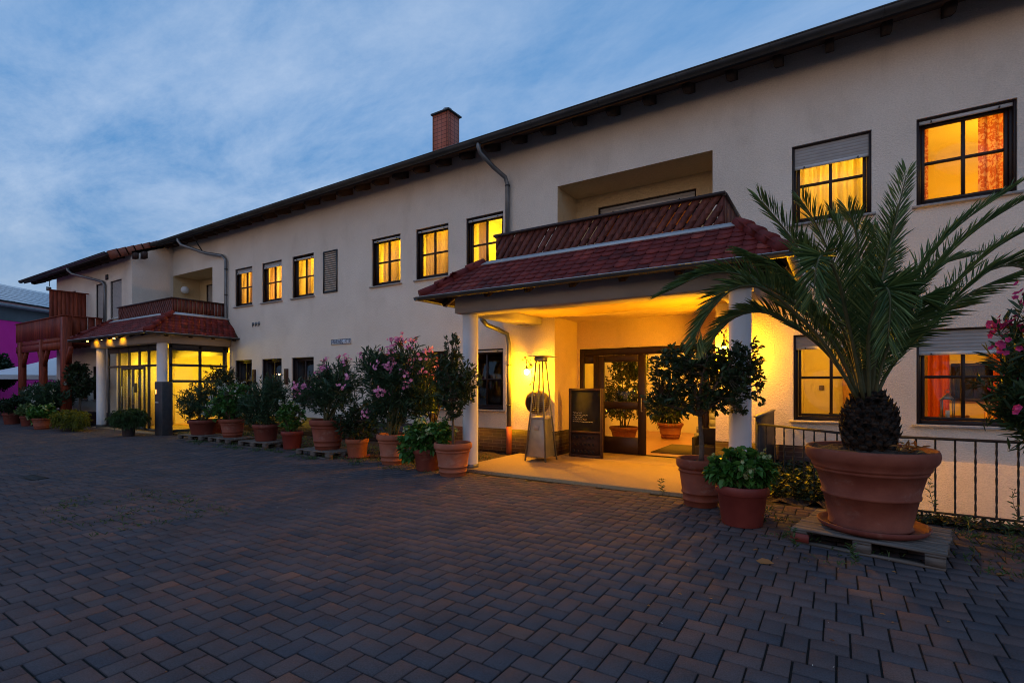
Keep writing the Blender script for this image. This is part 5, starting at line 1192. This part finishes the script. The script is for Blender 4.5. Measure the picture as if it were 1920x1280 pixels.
# 6 small dark
potted('potted_shrub', 'low dark leafed shrub in a red pot between the two pink oleanders', 'plant', -8.8, 7.5, .25, .41, 'plain', 'terracotta_pale', 0, lobes=[(0, 0, .75, .42, .35, .38), (.2, 0, .95, .3, .3, .25)], ntwig=140, nleaf=11, ll=.09, lw=.42, lm='dark_leaf', seed=7, grow=1.25, stems=8, twig=.13, up=.4)
solo('saucer', MB().lathe([(0, 0), (.24, 0), (.28, .045), (.265, .045), (.23, .01), (0, .01)], 28, (-8.8, 7.5, 0)), 'red_plastic', 'red saucer under the small pot between the pink oleanders', 'saucer', (-8.8, 7.5, 0), smooth=True)
# 7 big pink oleander
potted('potted_oleander', 'largest oleander, crowned with pink blossoms, in a pale terracotta pot', 'plant', -7.5, 7.3, .33, .60, 'classic', 'terracotta_pale', 0, lobes=[(0, .1, 1.5, .75, .6, .55), (-.35, 0, 1.9, .5, .45, .42), (.35, .1, 2.0, .5, .45, .45), (.6, .1, 1.4, .4, .4, .5), (-.15, 0, 1.05, .5, .4, .35)], ntwig=430, nleaf=16, lm='oleander_leaf', seed=8, stems=22, flowers='pink_petal', nfl=27, fshell=.85, flsize=1.5, **{**OL, 'll': .17})
# dark shrub with few reddish flowers against the window
potted('potted_shrub', 'dark shrub with a few coral flowers against the window beside the left column', 'plant', -7.7, 8.7, .28, .45, 'plain', 'dark_pot', 0, lobes=[(0, 0, 1.6, .6, .4, .6), (.25, 0, 1.9, .45, .3, .35)], ntwig=260, nleaf=13, ll=.10, lw=.38, lm='dark_leaf', seed=9, stems=12, twig=.16, flowers='orange_petal', nfl=9, up=.4)
# 8 hydrangea left of the laurel
potted('potted_hydrangea', 'bushy bright green hydrangea with lime flower heads beside the young laurel', 'plant', -6.42, 7.12, .27, .40, 'plain', 'terracotta_dark', 0, lobes=[(0, 0, .62, .42, .38, .30), (-.25, -.1, .42, .3, .3, .25), (.3, -.1, .7, .25, .25, .22)], ntwig=190, nleaf=10, ll=.11, lw=.62, lm='hydrangea_leaf', seed=10, grow=1.12, stems=8, twig=.10, droop=.35, up=.3, flowers='green_petal', nfl=10, flsize=1.2)
# 9 young laurel at the column
potted('potted_laurel', 'young laurel tree with slim trunk in a terracotta pot by the left column', 'tree', -5.68, 6.95, .335, .575, 'classic', 'terracotta_pale', 0, lobes=[(0, 0, 1.55, .34, .32, .42), (-.02, 0, 2.15, .17, .17, .38), (.24, .05, 1.6, .28, .25, .38), (-.2, 0, 1.75, .2, .2, .35), (-.02, 0, 1.15, .2, .2, .2)], ntwig=270, nleaf=12, ll=.085, lw=.36, lm='laurel_leaf', seed=11, trunk=(1.2, .024, .02), stems=10, twig=.14, up=.6, ang=.8)
# 10 bay tree right
potted('potted_bay_tree', 'round headed bay tree in a terracotta pot at the right edge of the lit porch', 'tree', -1.52, 7.0, .31, .62, 'classic', 'terracotta', 0, lobes=[(0, 0, 1.62, .52, .45, .40), (-.38, .0, 1.7, .34, .35, .42), (.42, 0, 1.6, .33, .35, .38), (-.1, 0, 1.95, .42, .35, .25), (.45, 0, 1.85, .28, .3, .3), (-.45, 0, 1.35, .25, .25, .2)], ntwig=480, nleaf=11, ll=.078, lw=.46, lm='laurel_leaf', seed=12, grow=1.08, trunk=(1.2, .032, .025), stems=16, twig=.13, up=.45, ang=.85)
# 11 hydrangea right
potted('potted_hydrangea', 'fresh green hydrangea with pale flower heads in a red plastic pot beside the bay tree', 'plant', -.92, 6.32, .285, .45, 'plain', 'red_plastic', 0, lobes=[(0, 0, .66, .27, .27, .2), (-.17, -.05, .6, .18, .2, .17), (.15, 0, .62, .18, .2, .17)], ntwig=190, nleaf=9, ll=.105, lw=.66, lm='hydrangea_leaf', seed=13, stems=9, twig=.08, droop=.4, up=.3, flowers='green_petal', nfl=7, fshell=.75)
# 13 oleander at right edge
potted('potted_oleander', 'oleander with deep magenta flowers leaning in at the right edge in front of the railing', 'plant', 1.95, 6.75, .33, .5, 'classic', 'terracotta', 0, lobes=[(0, 0, 1.55, .55, .5, .55), (-.45, -.05, 1.75, .35, .35, .40), (-.4, 0, 1.35, .3, .35, .35), (-.15, 0, 2.15, .45, .35, .30)], ntwig=300, nleaf=14, lm='oleander_leaf', seed=14, stems=18, flowers='magenta_petal', nfl=42, fshell=.8, flsize=1.2, **{**OL, 'll': .17})

# left group
LG = 'planters beside the wooden balcony'
potted('potted_fern', 'feathery fern in a black pot in front of the glazed side porch', 'plant', -18.2, 6.75, .20, .42, 'plain', 'dark_pot', 0, lobes=[(0, 0, .55, .42, .4, .28)], ntwig=220, nleaf=22, ll=.10, lw=.16, lm='fern_leaf', seed=20, grow=1.2, stems=8, twig=.28, droop=.8, up=.15, group=LG)
potted('potted_shrub', 'dark bushy plant in a low red pot at the far left edge', 'plant', -27.6, 6.3, .30, .45, 'plain', 'terracotta_dark', 0, lobes=[(0, 0, .75, .6, .45, .35)], ntwig=120, nleaf=11, ll=.14, lw=.4, lm='dark_leaf', seed=21, twig=.2, group=LG)
potted('potted_shrub', 'yellowish leafed plant in a brown pot, second from the far left', 'plant', -25.9, 6.35, .24, .38, 'plain', 'terracotta_dark', 0, lobes=[(0, 0, .6, .45, .35, .25)], ntwig=110, nleaf=11, ll=.12, lw=.4, lm='pale_leaf', seed=22, twig=.15, group=LG)
potted('potted_hydrangea', 'hydrangea with greenish heads in a banded terracotta pot left of the yellow bush', 'plant', -23.6, 6.15, .29, .40, 'classic', 'terracotta', 0, lobes=[(0, 0, .6, .42, .38, .25), (-.4, 0, .4, .25, .25, .2)], ntwig=130, nleaf=10, ll=.13, lw=.55, lm='hydrangea_leaf', seed=23, twig=.12, flowers='green_petal', nfl=14, flsize=1.3, group=LG)
potted('potted_bush', 'yellow green drooping bush spilling over a dark pot beside the side porch', 'plant', -21.9, 6.45, .32, .36, 'plain', 'dark_pot', 0, lobes=[(0, 0, .5, .7, .5, .22), (-.5, 0, .35, .35, .35, .22), (.5, 0, .35, .35, .35, .25)], ntwig=330, nleaf=16, ll=.13, lw=.16, lm='yellow_leaf', seed=24, twig=.25, droop=.8, up=.1, group=LG)
potted('potted_oleander', 'wide oleander with white flowers under the wooden balcony, left of its middle post', 'plant', -27.3, 7.3, .4, .5, 'plain', 'terracotta_dark', 0, lobes=[(0, 0, 1.15, 1.3, .6, .5), (-1.1, 0, 1.05, .9, .6, .5), (.9, 0, 1.15, .9, .5, .5)], ntwig=420, nleaf=14, lm='oleander_leaf', seed=25, grow=1.12, stems=18, flowers='white_petal', nfl=14, flsize=1.3, group=LG, **{**OL, 'll': .2})
potted('potted_oleander', 'oleander with white flowers under the corner of the wooden balcony', 'plant', -25.0, 6.9, .35, .5, 'plain', 'terracotta_dark', 0, lobes=[(0, 0, 1.15, .8, .5, .42), (-.6, 0, 1.05, .7, .5, .42)], ntwig=300, nleaf=14, lm='oleander_leaf', seed=26, grow=1.2, stems=14, flowers='white_petal', nfl=7, flsize=1.2, group=LG, **{**OL, 'll': .2})
potted('potted_laurel', 'dark laurel standard with a thin trunk against the wing wall', 'tree', -24.2, 7.4, .28, .45, 'plain', 'terracotta_dark', 0, lobes=[(0, 0, 1.7, .75, .5, .45), (.3, 0, 1.4, .5, .4, .3), (-.2, 0, 2.1, .45, .35, .3)], ntwig=300, nleaf=11, ll=.13, lw=.42, lm='dark_leaf', seed=27, trunk=(1.15, .03, .03), twig=.2, up=.35, group=LG)
# indoor plants
potted('indoor_fig', 'leafy weeping fig in a terracotta pot seen through the glass door leaf', 'plant', -4.75, 12.9, .38, .42, 'classic', 'terracotta', .05, group='plants in the lobby', lobes=[(0, 0, 1.5, .5, .45, .6), (.15, 0, 2.1, .45, .4, .35), (.35, 0, .95, .3, .3, .25), (-.1, 0, 1.0, .4, .35, .35)], ntwig=340, nleaf=11, ll=.09, lw=.45, lm='laurel_leaf', seed=30, grow=1.25, stems=8, twig=.2, droop=.5)
potted('indoor_palm', 'small drooping palm in an orange terracotta pot on the lobby tiles', 'plant', -4.0, 14.6, .36, .44, 'classic', 'terracotta_pale', .05, group='plants in the lobby', lobes=[(0, 0, .85, .3, .3, .25)], ntwig=26, nleaf=12, ll=.36, lw=.04, lm='pale_leaf', seed=31, stems=6, twig=.2, droop=.9, trunk=(.9, .03, .02))

# ivy and weeds
def ground_cover(name, label, x0, x1, y0, y1, n_, h, ll, lw, lm, seed, cat):
    r = np.random.default_rng(seed); P = np.stack([r.uniform(x0, x1, n_), r.uniform(y0, y1, n_), r.uniform(0, 1, n_)**1.8*h+.01], 1)
    D = np.stack([r.normal(size=n_), r.normal(size=n_), r.uniform(.0, 1.2, n_)], 1); mb = MB().leaves(P, D, ll*r.uniform(.5, 1.2, n_), ll*lw, r, .2, .2)
    o = mb.build(name, lm); o['kind'] = 'stuff'; o['label'] = label; o['category'] = cat; return o
ground_cover('ivy', 'dark ivy covering the bed between railing and wall', -.9, .3, 7.9, 9.6, 2600, .32, .07, .8, 'dark_leaf', 1, 'ivy')
ground_cover('weeds', 'low weeds and moss in the strip behind the row of planters', -17.6, -6.1, 7.72, 9.0, 5000, .10, .07, .2, 'fern_leaf', 2, 'weeds')
ground_cover('moss', 'moss and low weeds along the foot of the railing', .4, 4.2, 7.35, 7.75, 2400, .07, .05, .5, 'dark_leaf', 3, 'moss')
r = np.random.default_rng(9); pts = []
for _ in range(150):
    cx, cy = (r.uniform(-15, -5.9), r.uniform(6.75, 7.6)) if r.random() < .72 else (r.uniform(-.9, 2.6), r.uniform(5.3, 7.3))
    m_ = r.integers(8, 34); pts.append(np.stack([cx+r.normal(0, .09, m_), cy+r.normal(0, .06, m_), np.zeros(m_)], 1))
for _ in range(60):
    cx, cy = r.uniform(-9, -6.3), r.uniform(2.1, 3.7); pts.append(np.stack([cx+r.normal(0, .05, 6), cy+r.normal(0, .05, 6), np.full(6, -.006)], 1))
P = np.concatenate(pts); D = np.concatenate([r.normal(0, .6, (len(P), 2)), r.uniform(.5, 1.4, (len(P), 1))], 1)
o = MB().leaves(P, D, r.uniform(.03, .10, len(P)), .009, r, .2, .3).build('grass_tufts', 'fern_leaf'); o['kind'] = 'stuff'; o['label'] = 'tufts of grass growing in the paving joints near the pots'; o['category'] = 'grass'
def weed(x, y, h, label, seed):
    r = np.random.default_rng(seed); t = thing('tall_weed', label, 'weed', (x, y, 0), 'tall weeds between the pavers')
    pts = [(.02*math.sin(k), .015*math.cos(k*1.4), h*k/6) for k in range(7)]; MB().tube(pts, [.004-.0004*k for k in range(7)], 5).build('stem', 'stem_green', t, offset=(0, 0, 0))
    n_ = 26; f = r.uniform(.1, 1, n_); a = r.uniform(0, 6.28, n_); MB().leaves(np.stack([.02*np.sin(f*6), .015*np.cos(f*8), h*f], 1), np.stack([np.cos(a), np.sin(a), np.full(n_, .7)], 1), .07, .014, r, .2, .2).build('leaves', 'fern_leaf', t, offset=(0, 0, 0))
weed(-2.12, 7.3, .22, 'slim weed growing at the front edge of the lit porch slab', 1)
weed(-.35, 5.6, .2, 'bushy weed at the left front corner of the palm pallet', 2)
weed(.12, 5.45, .16, 'small weed in front of the middle of the palm pallet', 3)
weed(1.02, 6.1, .38, 'tall weed right of the palm pallet', 4)
weed(1.35, 6.4, .3, 'leafy weed between the pavers near the right edge', 5)
weed(.92, 7.55, .5, 'tall thin weed against the railing, right of the palm pot', 6)
weed(1.62, 7.55, .45, 'dry flower stalk against the railing near the right edge', 7)
# fallen leaves, petals
proto = None
LV = 'fallen leaves on the paving'
sp = [(-.62, 5.05, .16, 'dry_leaf', 1.6), (-.68, 5.35, .06, 'dry_leaf', .8)] + [(r.uniform(-1.3, 2.2), r.uniform(3.6, 5.4), .035, 'dry_leaf', 1) for _ in range(26)] + [(r.uniform(-7, .5), r.uniform(2.6, 7), .018, 'white_petal', .7) for _ in range(30)] + [(r.uniform(1.1, 2.2), r.uniform(4.9, 6.0), .08, 'dry_leaf', 1) for _ in range(14)]
for k, (x, y, L, m_, s) in enumerate(sp):
    a = r.uniform(0, 6.28); o = solo('fallen_leaf', MB().leaves([(0, 0, 0)], [(1, 0, .08)], L, L*.38, r, .2), m_, 'tiny pale petal lying on the brick paving' if m_ == 'white_petal' else ('small dry reddish leaf on the paving in front of the palm' if k > 1 else ('long yellow leaf lying on the paving left of the palm pallet', 'short yellow leaf just behind the long one')[k]), 'petal' if m_ == 'white_petal' else 'leaf', (0, 0, 0), 'pale petals scattered on the paving' if m_ == 'white_petal' else LV)
    o.location = (x, y, .006); o.rotation_euler = (0, 0, a if k else R_(-15))

# ------------------------------------------------------------------ wooden balcony at the far left
t = thing('wooden_balcony', 'red brown timber balcony on braced posts at the far left end of the building', 'balcony', (-27.3, 7.7, 0))
bx0, bx1, by0, by1 = -30.25, -24.6, 7.02, 8.29
mb = MB(); x = bx0
while x < bx1-.05: mb.box(x, x+.1, by0, by0+.02, 3.38, 4.16); x += .125
y = by0+.06
while y < by1-.1: mb.box(bx1-.02, bx1, y, y+.21, 3.38, 4.16); mb.box(bx0, bx0+.02, y, y+.16, 3.38, 4.16); y += .235
mb.build('balustrade', 'deck_wood', t)
mb = MB(); mb.box(bx0-.04, bx1+.04, by0-.03, by0+.06, 4.165, 4.2); mb.box(bx1-.05, bx1+.04, by0+.06, by1, 4.165, 4.2); mb.box(bx0-.04, bx0+.05, by0+.06, by1, 4.165, 4.2); mb.build('handrail', 'deck_wood', t)
for x, w in ((-29.55, .22), (-26.95, .22), (-24.5, .27)):
    p = MB().box(x-w/2, x+w/2, by0-.02-w*.2, by0+w*.8-.02, 0, 3.36 if w < .25 else 4.1).build('post', 'deck_wood', t)
    b = MB()
    for s in (-1, 1): b.beam((x+s*.09, by0+.06, 2.35), (x+s*.52, by0+.06, 2.95), .12, .13)
    b.build('brace', 'deck_wood', p)
mb = MB(); mb.box(bx0+.1, bx1+.1, by0-.02, by0+.12, 2.92, 3.18); mb.build('beam', 'deck_wood', t)
mb = MB(); mb.box(bx0+.2, bx1, by0, by0+.1, 3.18, 3.34); x = bx0+.2
while x < bx1: mb.box(x, x+.08, by0+.12, by1, 3.1, 3.3); x += .6
mb.build('joists', 'deck_wood', t)
mb = MB(); y = by0
while y < by1: mb.box(bx0, bx1, y, y+.13, 3.345, 3.37); y += .137
mb.build('deck', 'deck_wood', t)
t2 = MB(); y = by0+.02
while y < by1-.1: t2.box(-26.17, -26.14, y, y+.125, 3.38, 5.28); y += .13
pr = t2.build('privacy_screen', 'deck_wood', t)
mb = MB(); mb.box(-26.2, -26.11, by0-.0, by1, 5.285, 5.32); mb.build('screen_cap', 'deck_wood', pr)
# ------------------------------------------------------------------ beyond: magenta hall, tent, tree
F_ = Vector((-math.sin(YAW), math.cos(YAW), 0)); Rr = Vector((math.cos(YAW), math.sin(YAW), 0))
def cw(d, s, z): v = F_*d + Rr*s; return (v.x, v.y, z)
t = thing('commercial_hall', 'magenta painted hall with a grey upper band and a solar panel roof', 'building', cw(45, -36, 0))
S0, S1 = -28.8, -41.5
mb = MB(); mb.quad(cw(14, S0, 0), cw(75, S0, 0), cw(75, S0, 5.2), cw(14, S0, 5.2)); mb.quad(cw(14, S1-12, 0), cw(14, S0, 0), cw(14, S0, 5.2), cw(14, S1-12, 5.2)); mb.build('wall', 'magenta_wall', t)
mb = MB(); e = .04; mb.quad(cw(14, S0+e, 5.2), cw(75, S0+e, 5.2), cw(75, S0+e, 6.0), cw(14, S0+e, 6.0)); mb.quad(cw(14, S0+e, 5.2), cw(75, S0+e, 5.2), cw(75, S0, 5.2), cw(14, S0, 5.2)); mb.quad(cw(14, S1-12, 5.2), cw(14, S0, 5.2), cw(14, S0, 6), cw(14, S1-12, 6)); mb.build('upper_band', 'grey_wall', t)
mb = MB(); mb.add([cw(14, S0+.45, 5.95), cw(75, S0+.45, 5.95), cw(75, S0+.45, 6.08), cw(14, S0+.45, 6.08), cw(14, S0, 5.95), cw(75, S0, 5.95)], [(0,1,2,3),(0,4,5,1)]); mb.build('gutter', 'zinc', t)
mb = MB(); mb.quad(cw(14, S0+.4, 6.09), cw(75, S0+.4, 6.09), cw(75, S0-.1, 6.25), cw(14, S0-.1, 6.25)); mb.build('eave_tiles', 'terracotta_dark', t)
mb = MB(); mb.quad(cw(14, S0-.1, 6.26), cw(75, S0-.1, 6.26), cw(75, S1, 9.6), cw(14, S1, 9.6)); so = mb.build('roof', 'roof_dark', t)
mb = MB(); nr = 12
for i in range(nr):
    for k in range(35):
        d0 = 14.2+k*1.72; f0 = i/nr+.006; f1 = (i+1)/nr-.006; P_q = lambda d, f: cw(d, S0-.1+(S1-S0+.1)*f, 6.26+3.34*f+.09)
        mb.quad(P_q(d0, f0), P_q(d0+1.62, f0), P_q(d0+1.62, f1), P_q(d0, f1))
mb.build('solar_panels', 'solar_panel', so)
mb = MB(); mb.quad(cw(14, S1, 9.6), cw(75, S1, 9.6), cw(75, S1-12.7, 6.2), cw(14, S1-12.7, 6.2)); mb.build('back_roof', 'roof_dark', t)
mb = MB(); v = cw(28.3, S0+.1, 5.7); mb.sphere(v, .12, 10, 6); mb.build('wall_lamp', 'black_int', t)
t = thing('party_tent', 'white pyramid tent roof behind the wooden balcony', 'tent', (-34.6, 10.0, 0))
cxT, cyT = -34.6, 10.0; hw = 3.3
A = [(cxT-hw, cyT-hw, 2.0), (cxT+hw, cyT-hw, 2.0), (cxT+hw, cyT+hw, 2.0), (cxT-hw, cyT+hw, 2.0), (cxT, cyT, 3.15)]
V = []; F = []; n_ = 10
mb = MB()
for k in range(4):
    a, b, c = [np.array(A[q]) for q in (k, (k+1) % 4, 4)]; V = []; 
    for i in range(n_+1):
        f = i/n_; 
        for j in range(n_+1): g_ = j/n_; p = (a*(1-g_)+b*g_)*(1-f)+c*f; p = p-np.array([0, 0, .5*f*(1-f)]); V.append(tuple(p))
    mb.add(V, [(i*(n_+1)+j, i*(n_+1)+j+1, (i+1)*(n_+1)+j+1, (i+1)*(n_+1)+j) for i in range(n_) for j in range(n_)])
mb.build('roof', 'canvas', t, smooth=True)
mb = MB()
for k in range(4): a, b = A[k], A[(k+1) % 4]; mb.quad((a[0], a[1], 1.8), (b[0], b[1], 1.8), (b[0], b[1], 2.0), (a[0], a[1], 2.0))
mb.build('valance', 'canvas', t)
for k in range(4): MB().tube([(A[k][0]*.995+cxT*.005, A[k][1], 0), (A[k][0]*.995+cxT*.005, A[k][1], 1.99)], .035, 8).build('pole', 'steel', t)
t = thing('shade_tree', 'dark round tree in front of the magenta wall at the left edge', 'tree', (-37.9, 7.9, 0))
plant(t, 0, lobes=[(0, 0, 2.5, .8, .8, .85), (.4, .2, 2.0, .6, .6, .6), (-.8, 0, 2.2, 1., 1., 1.0)], ntwig=420, nleaf=16, ll=.22, lw=.5, lm='dark_leaf', seed=40, trunk=(1.4, .14, .05), twig=.35, stems=12)
t = thing('boundary_hedge', 'dark clipped hedge below the tent behind the planters', 'hedge', (-33, 9.3, 0))
plant(t, 0, lobes=[(k, 0, .8, .9, .5, .8) for k in np.arange(-4, 4.5, 1.0)], ntwig=700, nleaf=14, ll=.15, lw=.45, lm='dark_leaf', seed=41, twig=.25, stems=20, spread=2.)

# drain grate in the paving at the far left
t = thing('drain_grate', 'narrow dark drain grate set in the paving at the left edge', 'drain', (-11.55, 2.9, 0))
MB().box(-11.9, -11.2, 2.78, 3.02, -.01, .006).build('frame', 'black_int', t)
mb = MB()
for k in range(11): mb.box(-11.86+k*.06, -11.83+k*.06, 2.81, 2.99, .006, .012)
mb.build('grate', 'gutter_wet', t)
